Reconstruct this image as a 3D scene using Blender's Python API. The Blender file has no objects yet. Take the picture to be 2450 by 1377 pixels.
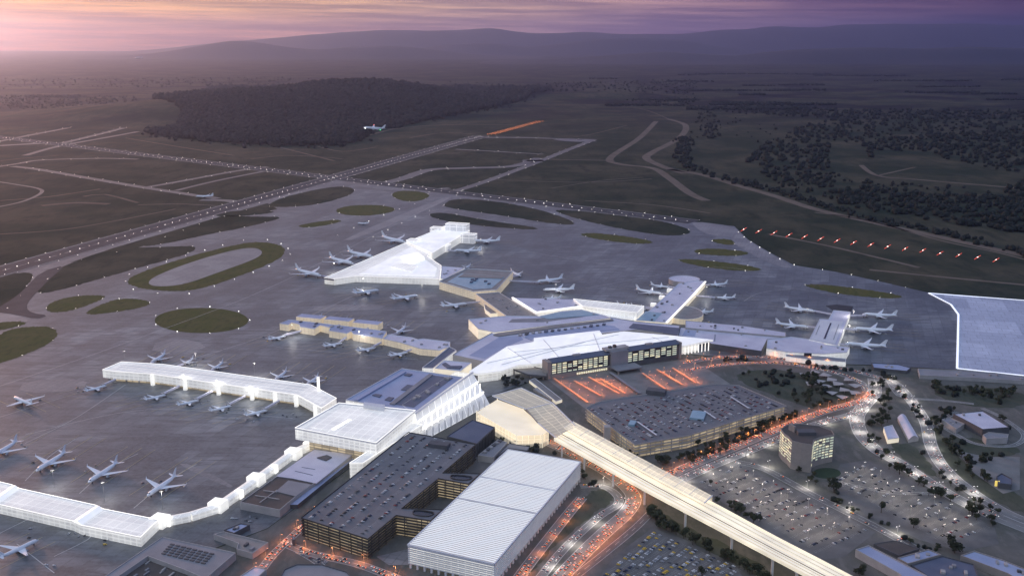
import bpy, bmesh, math, random
import numpy as np
from mathutils import Vector, Matrix
from mathutils.geometry import tessellate_polygon
R = random.Random(7)
NR = np.random.RandomState(11)
sc = bpy.context.scene
COL = sc.collection
rad = math.radians

# ------------------------------------------------------------------ camera
F, CX, CY, HC = 2400.0, 1225.0, 688.5, 600.0
PITCH = math.atan((CY - 100) / F)
cd = bpy.data.cameras.new('camera'); cam = bpy.data.objects.new('camera', cd); COL.objects.link(cam)
cam.location = (0, 0, HC); cam.rotation_euler = (math.pi / 2 - PITCH, 0, 0)
cd.angle = 2 * math.atan(CX / F); cd.clip_start = 5; cd.clip_end = 200000
sc.camera = cam
sp, cp = math.sin(PITCH), math.cos(PITCH)

def P(x, y, z=0.0):
    """survey helper: where the sight line of a picture point meets the level z"""
    u = (x - CX) / F; v = (CY - y) / F
    d = Vector((u, cp + v * sp, -sp + v * cp))
    t = (z - HC) / d.z
    return Vector((d.x * t, d.y * t, z))

def PD(x, y, dist):
    """point on a sight line at a given ground distance (for hills and aircraft in the air)"""
    u = (x - CX) / F; v = (CY - y) / F
    d = Vector((u, cp + v * sp, -sp + v * cp))
    t = dist / d.y
    return Vector((d.x * t, dist, HC + d.z * t))

# ------------------------------------------------------------------ objects
def tag(o, label=None, cat=None, group=None, kind=None):
    if label: o['label'] = label
    if cat: o['category'] = cat
    if group: o['group'] = group
    if kind: o['kind'] = kind
    return o

def thing(name, label, cat, loc=(0, 0, 0), group=None, rz=0):
    o = bpy.data.objects.new(name, None); COL.objects.link(o)
    o.location = loc; o.rotation_euler = (0, 0, rz); o.empty_display_size = 2
    return tag(o, label, cat, group)

def link(name, me, parent=None):
    o = bpy.data.objects.new(name, me); COL.objects.link(o)
    if parent: o.parent = parent
    return o

def mesh(name, verts, faces, mats, uvs=None, smooth=False, mi=None):
    me = bpy.data.meshes.new(name)
    me.from_pydata([tuple(v) for v in verts], [], faces)
    for m in (mats if isinstance(mats, (list, tuple)) else [mats]): me.materials.append(m)
    if uvs is not None:
        ul = me.uv_layers.new(name='UVMap')
        ul.data.foreach_set('uv', [c for f in uvs for uv in f for c in uv])
    if mi is not None: me.polygons.foreach_set('material_index', mi)
    if smooth: me.polygons.foreach_set('use_smooth', [True] * len(me.polygons))
    me.update()
    return me

def obj(name, verts, faces, mats, parent=None, **k):
    """verts in world space; made local to the (unrotated) parent"""
    if parent:
        L = parent.location.copy(); q = parent.parent
        while q: L += q.location; q = q.parent
        verts = [Vector(v) - L for v in verts]
    return link(name, mesh(name, verts, faces, mats, **k), parent)

def struct(name, verts, faces, mats, **k):
    o = obj(name, verts, faces, mats, **k); o['kind'] = 'structure'; return o

def ccw(p):
    a = sum(p[i].x * p[(i + 1) % len(p)].y - p[(i + 1) % len(p)].x * p[i].y for i in range(len(p)))
    return list(p) if a > 0 else list(reversed(p))

def inset(p, d):
    n = len(p); out = []
    for i in range(n):
        a, b, c = p[i - 1], p[i], p[(i + 1) % n]
        e1 = (b - a).to_2d().normalized(); e2 = (c - b).to_2d().normalized()
        n1 = Vector((-e1.y, e1.x)); n2 = Vector((-e2.y, e2.x))
        m = n1 + n2; l = max(m.length_squared, .35)
        m = m * (2 * d / l)
        out.append(Vector((b.x + m.x, b.y + m.y, b.z)))
    return out

def chaikin(p, it=2, closed=True):
    for _ in range(it):
        q = []
        n = len(p)
        for i in range(n if closed else n - 1):
            a, b = p[i], p[(i + 1) % n]
            q += [a * .75 + b * .25, a * .25 + b * .75]
        if not closed: q = [p[0]] + q + [p[-1]]
        p = q
    return p

def ngon(name, pts, mats, parent=None):
    """one filled outline (concave allowed)"""
    L = Vector((0, 0, 0))
    if parent:
        L = parent.location.copy(); q = parent.parent
        while q: L += q.location; q = q.parent
    q = [Vector(v) - L for v in ccw(pts)]
    tris = []
    for t in tessellate_polygon([[(v.x, v.y, 0) for v in q]]):
        u, w_, x = q[t[0]], q[t[1]], q[t[2]]
        tris.append(t if (w_.x - u.x) * (x.y - u.y) - (x.x - u.x) * (w_.y - u.y) > 0 else (t[0], t[2], t[1]))
    me = mesh(name, q, tris, mats)
    return link(name, me, parent)

def sheet(name, px, z, mat, smooth=0, kind='structure'):
    p = [P(x, y, z) for x, y in px]
    if smooth: p = chaikin(p, smooth)
    if name == 'grass':
        q = []
        for i in range(len(p)):
            for k in range(4): q.append(p[i].lerp(p[(i + 1) % len(p)], k / 4))
        p = [v + Vector((R.gauss(0, 1.3), R.gauss(0, 2.2), 0)) for v in q]
    o = ngon(name, p, mat); o['kind'] = kind; return o

def ringwall(p, z0, z1):
    """outer side faces with metres in UV"""
    v, f, uv = [], [], []
    n = len(p); u = 0
    for i in range(n):
        a, b = p[i], p[(i + 1) % n]; l = (b - a).to_2d().length; k = len(v)
        v += [Vector((a.x, a.y, z0)), Vector((b.x, b.y, z0)), Vector((b.x, b.y, z1)), Vector((a.x, a.y, z1))]
        f.append((k, k + 1, k + 2, k + 3)); uv.append([(u, z0), (u + l, z0), (u + l, z1), (u, z1)]); u += l
    return v, f, uv

def band(p, d, z0, z1):
    """closed ring of thickness d inside outline p"""
    q = inset(p, d); n = len(p); v = []; f = []
    for i in range(n):
        v += [Vector((p[i].x, p[i].y, z0)), Vector((p[i].x, p[i].y, z1)), Vector((q[i].x, q[i].y, z1)), Vector((q[i].x, q[i].y, z0))]
    for i in range(n):
        a = 4 * i; b = 4 * ((i + 1) % n)
        f += [(a, b, b + 1, a + 1), (a + 1, b + 1, b + 2, a + 2), (a + 2, b + 2, b + 3, a + 3), (a + 3, b + 3, b, a)]
    return v, f

def boxv(c, sx, sy, sz, rz=0, z0=None):
    """box centred in plan at c, base z0"""
    ca, sa = math.cos(rz), math.sin(rz); z0 = c[2] if z0 is None else z0
    v = []
    for z in (z0, z0 + sz):
        for x, y in ((-1, -1), (1, -1), (1, 1), (-1, 1)):
            X, Y = x * sx / 2, y * sy / 2
            v.append(Vector((c[0] + X * ca - Y * sa, c[1] + X * sa + Y * ca, z)))
    return v, [(0, 3, 2, 1), (4, 5, 6, 7), (0, 1, 5, 4), (1, 2, 6, 5), (2, 3, 7, 6), (3, 0, 4, 7)]

def merge(parts):
    V, Fc = [], []
    for v, f in parts:
        k = len(V); V += list(v); Fc += [tuple(i + k for i in q) for q in f]
    return V, Fc

def barv(a, b, w, h):
    """straight beam from a to b (a, b on its underside centre)"""
    a, b = Vector(a), Vector(b); d = (b - a).normalized(); s = Vector((-d.y, d.x, 0)).normalized() * (w / 2); t = Vector((0, 0, h))
    v = [a - s, a + s, a + s + t, a - s + t, b - s, b + s, b + s + t, b - s + t]
    return v, [(0, 1, 2, 3), (7, 6, 5, 4), (0, 4, 5, 1), (1, 5, 6, 2), (2, 6, 7, 3), (3, 7, 4, 0)]

def catmull(pts, step):
    out = []
    n = len(pts)
    for i in range(n - 1):
        p0 = pts[max(i - 1, 0)]; p1 = pts[i]; p2 = pts[i + 1]; p3 = pts[min(i + 2, n - 1)]
        k = max(2, int((p2 - p1).length / step))
        for j in range(k):
            t = j / k
            out.append(.5 * ((2 * p1) + (-p0 + p2) * t + (2 * p0 - 5 * p1 + 4 * p2 - p3) * t * t + (-p0 + 3 * p1 - 3 * p2 + p3) * t ** 3))
    out.append(pts[-1].copy())
    return out

def path(px, step=12, z=0): return catmull([P(x, y, z) for x, y in px], step)

def normals2(c):
    o = []
    for i in range(len(c)):
        d = (c[min(i + 1, len(c) - 1)] - c[max(i - 1, 0)]); d.z = 0
        d = d.normalized() if d.length > 1e-6 else Vector((1, 0, 0))
        o.append(Vector((-d.y, d.x, 0)))
    return o

def strip(name, c, w, z, mat, kind='structure', off=0, parent=None, w1=None):
    n = normals2(c); v, f, uv = [], [], []; s = 0
    for i, p in enumerate(c):
        ww = w if w1 is None else w + (w1 - w) * i / (len(c) - 1)
        for k in (-1, 1): v.append(Vector((p.x, p.y, z if z is not None else p.z)) + n[i] * (off + k * ww / 2))
    for i in range(len(c) - 1):
        l = (c[i + 1] - c[i]).length
        f.append((2 * i + 1, 2 * i, 2 * i + 2, 2 * i + 3)); uv.append([(w, s), (0, s), (0, s + l), (w, s + l)]); s += l
    o = obj(name, v, f, mat, parent, uvs=uv)
    if kind: o['kind'] = kind
    return o

# ------------------------------------------------------------------ materials
def new_mat(name):
    m = bpy.data.materials.new(name); m.use_nodes = True; nt = m.node_tree
    return m, nt, nt.nodes['Principled BSDF'], nt.nodes['Material Output']

def N(nt, t, **k):
    n = nt.nodes.new(t)
    for a, b in k.items():
        if a in n.inputs: n.inputs[a].default_value = b
        else: setattr(n, a, b)
    return n

def rgb(c): return (c[0], c[1], c[2], 1)

def coords(nt, rot=0, scale=(1, 1, 1), uv=False):
    if uv: s = N(nt, 'ShaderNodeTexCoord').outputs['UV']
    else: s = N(nt, 'ShaderNodeNewGeometry').outputs['Position']
    mp = N(nt, 'ShaderNodeMapping'); mp.inputs['Rotation'].default_value = (0, 0, rot); mp.inputs['Scale'].default_value = scale
    nt.links.new(s, mp.inputs['Vector']); return mp.outputs['Vector']

def noise(nt, vec, scale, detail=4, rough=.55, lo=.35, hi=.65):
    n = N(nt, 'ShaderNodeTexNoise'); n.inputs['Scale'].default_value = scale; n.inputs['Detail'].default_value = detail; n.inputs['Roughness'].default_value = rough
    nt.links.new(vec, n.inputs['Vector'])
    r = N(nt, 'ShaderNodeMapRange'); r.inputs[1].default_value = lo; r.inputs[2].default_value = hi
    nt.links.new(n.outputs['Fac'], r.inputs[0]); return r.outputs[0]

def mix(nt, a, b, fac, blend='MIX'):
    m = N(nt, 'ShaderNodeMix', data_type='RGBA', blend_type=blend)
    for s, i in ((a, 6), (b, 7)):
        if isinstance(s, tuple): m.inputs[i].default_value = rgb(s)
        else: nt.links.new(s, m.inputs[i])
    if isinstance(fac, float): m.inputs[0].default_value = fac
    else: nt.links.new(fac, m.inputs[0])
    return m.outputs[2]

def plain(name, c, rough=.8, c2=None, size=20, emit=None, es=0, metal=0, rot=0, stretch=(1, 1, 1), sample=True):
    m, nt, b, o = new_mat(name)
    c2 = c2 or tuple(x * .72 for x in c)
    v = coords(nt, rot, stretch)
    col = mix(nt, c, c2, noise(nt, v, 1 / size))
    nt.links.new(col, b.inputs['Base Color'])
    b.inputs['Roughness'].default_value = rough; b.inputs['Metallic'].default_value = metal
    if emit:
        b.inputs['Emission Color'].default_value = rgb(emit); b.inputs['Emission Strength'].default_value = es
        if not sample: m.cycles.emission_sampling = 'NONE'
    return m

def lamp_mat(name, c, s, sample=False):
    m, nt, b, o = new_mat(name)
    b.inputs['Base Color'].default_value = rgb(c); b.inputs['Emission Color'].default_value = rgb(c); b.inputs['Emission Strength'].default_value = s
    m.cycles.emission_sampling = 'FRONT_BACK' if sample else 'NONE'
    return m

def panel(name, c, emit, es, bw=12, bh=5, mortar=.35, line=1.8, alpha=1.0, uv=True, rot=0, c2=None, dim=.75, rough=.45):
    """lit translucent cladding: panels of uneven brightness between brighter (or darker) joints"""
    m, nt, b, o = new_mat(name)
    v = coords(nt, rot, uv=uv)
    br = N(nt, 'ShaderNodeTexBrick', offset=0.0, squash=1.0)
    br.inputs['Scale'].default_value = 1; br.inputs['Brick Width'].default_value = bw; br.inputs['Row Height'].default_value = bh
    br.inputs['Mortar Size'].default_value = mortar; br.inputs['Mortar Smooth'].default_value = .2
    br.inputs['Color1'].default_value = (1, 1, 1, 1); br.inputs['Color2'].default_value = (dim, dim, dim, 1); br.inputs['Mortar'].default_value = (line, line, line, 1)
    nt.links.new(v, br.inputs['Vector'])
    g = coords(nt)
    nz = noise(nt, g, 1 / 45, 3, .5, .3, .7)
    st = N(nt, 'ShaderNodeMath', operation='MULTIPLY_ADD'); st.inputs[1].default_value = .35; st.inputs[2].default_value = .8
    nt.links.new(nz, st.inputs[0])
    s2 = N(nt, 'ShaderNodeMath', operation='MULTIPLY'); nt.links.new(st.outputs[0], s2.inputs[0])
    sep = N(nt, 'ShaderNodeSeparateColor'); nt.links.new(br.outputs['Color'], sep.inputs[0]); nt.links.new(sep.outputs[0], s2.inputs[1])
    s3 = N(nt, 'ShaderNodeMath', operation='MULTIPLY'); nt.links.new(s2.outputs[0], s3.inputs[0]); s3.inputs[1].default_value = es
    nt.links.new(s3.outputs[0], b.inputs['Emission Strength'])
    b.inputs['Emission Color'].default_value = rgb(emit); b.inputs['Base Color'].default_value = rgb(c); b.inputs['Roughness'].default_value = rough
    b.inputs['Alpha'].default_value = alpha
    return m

def mul(nt, s, k):
    q = N(nt, 'ShaderNodeMath', operation='MULTIPLY'); nt.links.new(s, q.inputs[0]); q.inputs[1].default_value = k; return q.outputs[0]

def pave(name, c, c2, dark, rot, bw=45, bh=22, slab=.10, blot=120, streak=.5):
    m, nt, b, o = new_mat(name)
    v = coords(nt, -rot); g = coords(nt)
    br = N(nt, 'ShaderNodeTexBrick', offset=.37)
    br.inputs['Scale'].default_value = 1; br.inputs['Brick Width'].default_value = bw; br.inputs['Row Height'].default_value = bh
    br.inputs['Mortar Size'].default_value = .9; br.inputs['Mortar Smooth'].default_value = .4
    br.inputs['Color1'].default_value = (1 + slab, 1 + slab, 1 + slab, 1); br.inputs['Color2'].default_value = (1 - slab, 1 - slab, 1 - slab, 1); br.inputs['Mortar'].default_value = (.62, .62, .62, 1)
    nt.links.new(v, br.inputs['Vector'])
    # larger repair patches
    br2 = N(nt, 'ShaderNodeTexBrick', offset=.6)
    br2.inputs['Scale'].default_value = 1; br2.inputs['Brick Width'].default_value = bw * 3.3; br2.inputs['Row Height'].default_value = bh * 4.1
    br2.inputs['Mortar Size'].default_value = 0; br2.inputs['Color1'].default_value = (1.45, 1.42, 1.36, 1); br2.inputs['Color2'].default_value = (.60, .61, .64, 1)
    nt.links.new(v, br2.inputs['Vector'])
    base = mix(nt, c, c2, noise(nt, g, 1 / blot, 8, .68, .43, .57))
    vs = coords(nt, -rot, (.012, .09, 1))
    base = mix(nt, base, dark, mul(nt, noise(nt, vs, 1.0, 6, .65, .47, .62), streak))
    base = mix(nt, base, br.outputs['Color'], 1.0, 'MULTIPLY')
    base = mix(nt, base, br2.outputs['Color'], .8, 'MULTIPLY')
    fine = noise(nt, g, 1 / 6, 3, .6, .2, .8)
    base = mix(nt, base, tuple(x * 1.25 for x in c), mul(nt, fine, .6))
    nt.links.new(base, b.inputs['Base Color']); b.inputs['Roughness'].default_value = .45
    return m

TH = rad(72)      # direction of the main runway; the terminal grid follows it

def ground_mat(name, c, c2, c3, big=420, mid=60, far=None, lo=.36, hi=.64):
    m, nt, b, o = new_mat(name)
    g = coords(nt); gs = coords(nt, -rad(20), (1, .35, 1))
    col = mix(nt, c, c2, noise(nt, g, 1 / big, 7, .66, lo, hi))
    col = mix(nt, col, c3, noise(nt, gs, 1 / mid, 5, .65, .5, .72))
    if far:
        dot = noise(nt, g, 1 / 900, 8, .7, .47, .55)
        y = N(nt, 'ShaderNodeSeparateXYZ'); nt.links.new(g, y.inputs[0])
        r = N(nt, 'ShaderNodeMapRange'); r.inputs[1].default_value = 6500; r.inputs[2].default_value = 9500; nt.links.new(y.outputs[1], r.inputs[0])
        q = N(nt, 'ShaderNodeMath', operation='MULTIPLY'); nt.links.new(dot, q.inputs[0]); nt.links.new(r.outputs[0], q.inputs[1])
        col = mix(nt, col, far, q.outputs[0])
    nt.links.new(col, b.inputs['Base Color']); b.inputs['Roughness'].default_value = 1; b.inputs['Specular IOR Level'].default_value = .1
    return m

def foliage(name, c, c2, size=6):
    m, nt, b, o = new_mat(name)
    g = coords(nt)
    info = N(nt, 'ShaderNodeObjectInfo')
    col = mix(nt, c, c2, noise(nt, g, 1 / size, 3, .6, .35, .65))
    hs = N(nt, 'ShaderNodeHueSaturation'); nt.links.new(col, hs.inputs['Color'])
    r = N(nt, 'ShaderNodeMapRange'); r.inputs[3].default_value = .7; r.inputs[4].default_value = 1.3; nt.links.new(info.outputs['Random'], r.inputs[0]); nt.links.new(r.outputs[0], hs.inputs['Value'])
    nt.links.new(hs.outputs[0], b.inputs['Base Color']); b.inputs['Roughness'].default_value = .9; b.inputs['Specular IOR Level'].default_value = .15
    return m

M = {}
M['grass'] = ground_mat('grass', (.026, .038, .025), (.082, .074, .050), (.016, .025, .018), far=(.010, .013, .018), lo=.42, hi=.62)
M['isle'] = ground_mat('island_grass', (.088, .095, .030), (.118, .105, .042), (.058, .068, .028), 50, 12)
M['dirt'] = ground_mat('dirt', (.20, .16, .13), (.13, .105, .085), (.16, .13, .11), 90, 20)
M['scrub'] = ground_mat('scrub', (.034, .042, .036), (.056, .058, .050), (.024, .030, .026), 160, 30)
M['verge'] = ground_mat('verge_grass', (.075, .085, .060), (.105, .105, .082), (.055, .066, .046), 40, 9)
M['land'] = ground_mat('landside', (.165, .155, .145), (.11, .112, .095), (.21, .195, .18), 70, 14)
M['apron'] = pave('apron_concrete', (.168, .178, .190), (.078, .084, .094), (.040, .043, .050), TH, slab=.30, blot=190, streak=.9)
M['apron2'] = pave('new_apron_concrete', (.50, .53, .64), (.42, .45, .56), (.36, .39, .50), rad(-18), 24, 24, .08)
M['pad'] = pave('pale_concrete', (.24, .235, .24), (.20, .195, .20), (.16, .155, .16), TH, 20, 12)
M['taxi'] = pave('taxiway', (.125, .125, .135), (.10, .10, .11), (.08, .08, .088), TH, 60, 14)
M['fartaxi'] = pave('worn_taxiway', (.115, .112, .112), (.085, .082, .08), (.07, .07, .07), TH, 60, 14)
M['asphalt'] = plain('runway_asphalt', (.030, .030, .038), .8, (.048, .048, .056), 40)
M['shoulder'] = plain('shoulder', (.21, .205, .20), .9, (.12, .116, .114), 18)
M['road'] = plain('road_asphalt', (.165, .16, .155), .8, (.11, .107, .104), 25)
M['roadl'] = plain('worn_road', (.25, .24, .23), .8, (.18, .175, .17), 25)
M['paint'] = plain('road_paint', (.72, .71, .68), .6, (.55, .54, .52), 3)
M['white'] = plain('white_paint', (.78, .78, .80), .35, (.70, .70, .73), 8)
M['plane'] = plain('aircraft_white', (.90, .91, .93), .25, (.85, .86, .90), 6)
M['red'] = plain('red_paint', (.42, .06, .05), .4)
M['enginegrey'] = plain('engine_grey', (.40, .41, .45), .35)
M['rubber'] = plain('rubber', (.03, .03, .03), .9)
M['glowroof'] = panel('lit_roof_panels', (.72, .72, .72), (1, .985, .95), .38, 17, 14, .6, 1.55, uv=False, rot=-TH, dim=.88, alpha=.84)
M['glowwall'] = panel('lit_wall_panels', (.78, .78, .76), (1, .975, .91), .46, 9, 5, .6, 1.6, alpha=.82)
M['slat'] = plain('white_slats', (.78, .78, .78), .5, (.70, .70, .71), 40, emit=(1, .99, .97), es=.46)  # slats given a glow of their own to whiten the roof
M['underslat'] = plain('lit_under_roof', (.34, .34, .36), .6, (.28, .28, .30), 30, emit=(1, .98, .95), es=.17)  # darker tone put under the slats so their gaps show as lines
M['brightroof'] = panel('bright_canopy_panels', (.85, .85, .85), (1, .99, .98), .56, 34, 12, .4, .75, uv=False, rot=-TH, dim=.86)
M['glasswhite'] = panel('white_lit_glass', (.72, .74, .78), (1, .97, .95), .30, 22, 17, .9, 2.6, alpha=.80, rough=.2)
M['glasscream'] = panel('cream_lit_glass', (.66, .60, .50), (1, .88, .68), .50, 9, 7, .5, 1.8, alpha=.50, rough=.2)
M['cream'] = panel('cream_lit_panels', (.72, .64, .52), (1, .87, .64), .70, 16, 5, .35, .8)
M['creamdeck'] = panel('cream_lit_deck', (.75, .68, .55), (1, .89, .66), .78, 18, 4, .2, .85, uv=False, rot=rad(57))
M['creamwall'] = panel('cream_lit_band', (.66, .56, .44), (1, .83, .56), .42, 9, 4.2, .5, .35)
M['lit'] = lamp_mat('lit_strip', (1, .96, .88), 1.15, True)
M['edgelit'] = lamp_mat('edge_light_strip', (.86, .90, 1), .85, True)
M['roofblue'] = plain('blue_grey_roof', (.42, .46, .62), .5, (.32, .36, .52), 50)
M['roofdark'] = plain('dark_blue_roof', (.10, .115, .17), .55, (.14, .15, .20), 25)
M['rooflilac'] = plain('lilac_roof', (.72, .70, .79), .5, (.58, .56, .66), 40)
M['roofgrey'] = plain('grey_roof', (.30, .29, .31), .7, (.24, .235, .25), 30)
M['rooftan'] = plain('warm_grey_roof', (.30, .275, .26), .7, (.24, .22, .21), 18)
M['teal'] = plain('teal_roof', (.25, .40, .50), .35, (.36, .50, .58), 16)
M['brown'] = plain('brown_roof', (.105, .085, .075), .8, (.08, .068, .062), 20)
M['slab'] = plain('dark_slab', (.050, .046, .044), .8, (.07, .064, .06), 12)
M['deck'] = plain('car_park_deck', (.20, .195, .205), .75, (.15, .145, .158), 35)
M['stone'] = plain('stone_wall', (.34, .30, .275), .8, (.30, .265, .245), 8)
M['wall'] = plain('pale_wall', (.46, .43, .42), .8, (.38, .355, .35), 14)
M['walldark'] = plain('dark_wall', (.11, .11, .12), .7, (.085, .085, .092), 10)
M['metal'] = plain('galvanised_steel', (.45, .44, .43), .45, metal=.3)
M['warmint'] = panel('warm_lit_interior', (.30, .26, .2), (1, .80, .50), .50, 14, 3.8, .6, .1, dim=.15)
M['win'] = lamp_mat('lit_window', (1, .92, .60), .75)
M['win2'] = lamp_mat('dim_window', (.85, .90, .66), .34)
M['windark'] = plain('dark_glass', (.03, .035, .045), .15)
M['amberwin'] = lamp_mat('amber_window', (1, .75, .18), .7)
M['bark'] = plain('bark', (.09, .07, .055), .9, size=2)
M['leaf'] = foliage('tree_leaves', (.036, .045, .026), (.062, .064, .036))
M['leafdark'] = foliage('woodland_leaves', (.014, .018, .017), (.030, .034, .028))
M['forest'] = foliage('forest_leaves', (.013, .015, .015), (.036, .035, .032), 22)
M['hill'] = plain('far_hill', (.018, .020, .028), 1, (.030, .032, .040), 2500)
M['rlamp'] = lamp_mat('runway_lamp', (1, .96, .88), 9)
M['redlamp'] = lamp_mat('red_lamp', (1, .10, .06), 2.2)
M['orangelamp'] = lamp_mat('orange_lamp', (1, .30, .10), 6)
M['apronlamp'] = lamp_mat('apron_flood', (1, .96, .90), 4200, True)
M['poollamp'] = lamp_mat('car_park_lamp', (1, .84, .66), 1300, True); M['poolglow'] = lamp_mat('car_park_glow', (1, .90, .78), 2.2)
M['sodium'] = lamp_mat('sodium_lamp', (1, .30, .085), 5600, True); M['sodiumglow'] = lamp_mat('sodium_glow', (1, .42, .16), 3)  # orange light added for the glow of the traffic's light trails
M['forelamp'] = lamp_mat('forecourt_lamp', (1, .27, .08), 5000, True)  # orange light added for the streaks across the forecourt
M['whitelamp'] = lamp_mat('white_street_lamp', (1, .93, .86), 4200, True); M['whiteglow'] = lamp_mat('white_glow', (1, .95, .88), 2.2)  # white lamp added for the pale light trails on the roads
M['tail'] = lamp_mat('tail_light', (1, .20, .04), 4.5)
M['head'] = lamp_mat('head_light', (1, .95, .85), 3)
M['amberroof'] = panel('orange_lit_canopy', (.5, .28, .18), (1, .33, .14), .36, 7, 3, .3, 1.5, uv=False, rot=-rad(40))  # glowing surface added for the orange light streaks of the forecourt
for nm, c in (('white', (.75, .75, .76)), ('silver', (.42, .43, .46)), ('black', (.022, .022, .026)), ('grey', (.13, .13, .14)), ('navy', (.03, .045, .10)), ('red', (.28, .03, .025)), ('yellow', (.80, .52, .06))):
    M['car_' + nm] = plain('car_paint_' + nm, c, .3, tuple(x * .93 for x in c), 3)

# ================================================================== SETTING
# ---- one ground sheet to the horizon, fine near the airfield, with the wooded rise
def rise(x, y):
    z = 0.0
    for (cx, cy, sx, sy, h, th) in ((-2150, 9300, 2400, 2000, 150, .25), (-1500, 10800, 1500, 1300, 150, 0), (900, 11500, 1500, 900, 55, 0), (-3300, 8300, 900, 900, 30, 0)):
        dx, dy = x - cx, y - cy
        c, s = math.cos(th), math.sin(th); u, w = (dx * c + dy * s) / sx, (-dx * s + dy * c) / sy
        q = 1 - (u * u + w * w)
        if q > 0: z += h * q * q
    return z

def terrain():
    xs = [-45500, -30000, -20000, -12000] + [-8000 + 250 * i for i in range(65)] + [12000, 20000, 30000, 45500]
    ys = [-800, 400, 2000, 4000] + [5500 + 250 * i for i in range(34)] + [16000, 20000, 26000, 34000, 50000, 67900]
    V = [(x, y, rise(x, y)) for y in ys for x in xs]; nx = len(xs)
    Fc = [(j * nx + i, j * nx + i + 1, (j + 1) * nx + i + 1, (j + 1) * nx + i) for j in range(len(ys) - 1) for i in range(nx - 1)]
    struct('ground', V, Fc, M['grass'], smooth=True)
terrain()

# ---- far hills: each ridge a body with its own distance, height and thickness
def ridge(px, dist, depth, seed):
    rr = random.Random(seed)
    top = catmull([PD(x, y, dist) for x, y in px], 350)
    prof = [(-1, 0), (-.75, .16), (-.5, .45), (-.25, .82), (0, 1), (.3, .8), (.65, .35), (1, 0)]
    V = []
    ph = [rr.uniform(0, 6) for _ in range(8)]
    for i, p in enumerate(top):
        wob = 1 + .025 * sum(math.sin(i * .21 * (k + 1) + ph[k]) / (k + 1) for k in range(6))
        for t, h in prof:
            g = 1 + .18 * math.sin(i * .37 + ph[6] + t * 3) * (1 - h)
            V.append((p.x + t * 40 * math.sin(i * .9), p.y + t * depth * g, max(-2, p.z * h * (wob if h < 1 else 1 + (wob - 1) * .6)) if h > 0 else -2))
    m = len(prof)
    Fc = [(i * m + j, (i + 1) * m + j, (i + 1) * m + j + 1, i * m + j + 1) for i in range(len(top) - 1) for j in range(m - 1)]
    struct('hill', V, Fc, M['hill'], smooth=True)
ridge([(-500, 140), (-100, 132), (200, 127), (350, 120), (480, 107), (640, 92), (800, 79), (900, 74), (1000, 73), (1090, 72), (1165, 67), (1220, 74), (1290, 80), (1400, 78), (1480, 81), (1640, 80), (1720, 72), (1790, 70), (1840, 65), (1950, 66), (2040, 58), (2240, 58), (2460, 60), (2900, 64)], 60000, 6000, 1)
ridge([(250, 137), (330, 131), (400, 123), (480, 110), (530, 101), (575, 98), (630, 104), (690, 113), (760, 118), (860, 112), (960, 111), (1060, 122), (1160, 132), (1300, 138)], 40000, 3600, 2)
ridge([(840, 130), (960, 122), (1090, 106), (1180, 104), (1260, 112), (1330, 106), (1430, 95), (1540, 92), (1640, 97), (1730, 112), (1900, 131)], 48000, 3600, 3)
ridge([(1150, 149), (1330, 142), (1480, 131), (1580, 124), (1640, 127), (1760, 133), (1840, 124), (1950, 117), (2060, 115), (2200, 117), (2330, 113), (2500, 116), (2900, 120)], 31000, 3000, 4)

# ---- paved areas
APRON = [(-420, 770), (0, 649), (270, 574), (569, 493), (800, 427), (1240, 479), (1650, 529), (1757, 541), (1790, 573), (1842, 604), (1900, 634), (2000, 650), (2110, 674), (2222, 700), (2560, 770), (2620, 935), (2450, 908), (2290, 884), (2085, 872), (1850, 866), (1650, 846), (1300, 900), (1000, 1010), (860, 1100), (640, 1262), (460, 1330), (250, 1420), (-520, 1520)]
sheet('apron', APRON, .15, M['apron'])
sheet('landside_ground', [(230, 1430), (455, 1335), (640, 1264), (860, 1102), (1000, 1012), (1300, 902), (1650, 848), (1850, 868), (2085, 874), (2290, 886), (2620, 938), (2900, 1100), (2900, 1650), (100, 1650)], .08, M['land'])
sheet('new_apron', [(2222, 701), (2460, 720), (2640, 735), (2700, 930), (2450, 898), (2290, 881), (2292, 800), (2293, 752), (2275, 728)], .55, M['apron2'])
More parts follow.
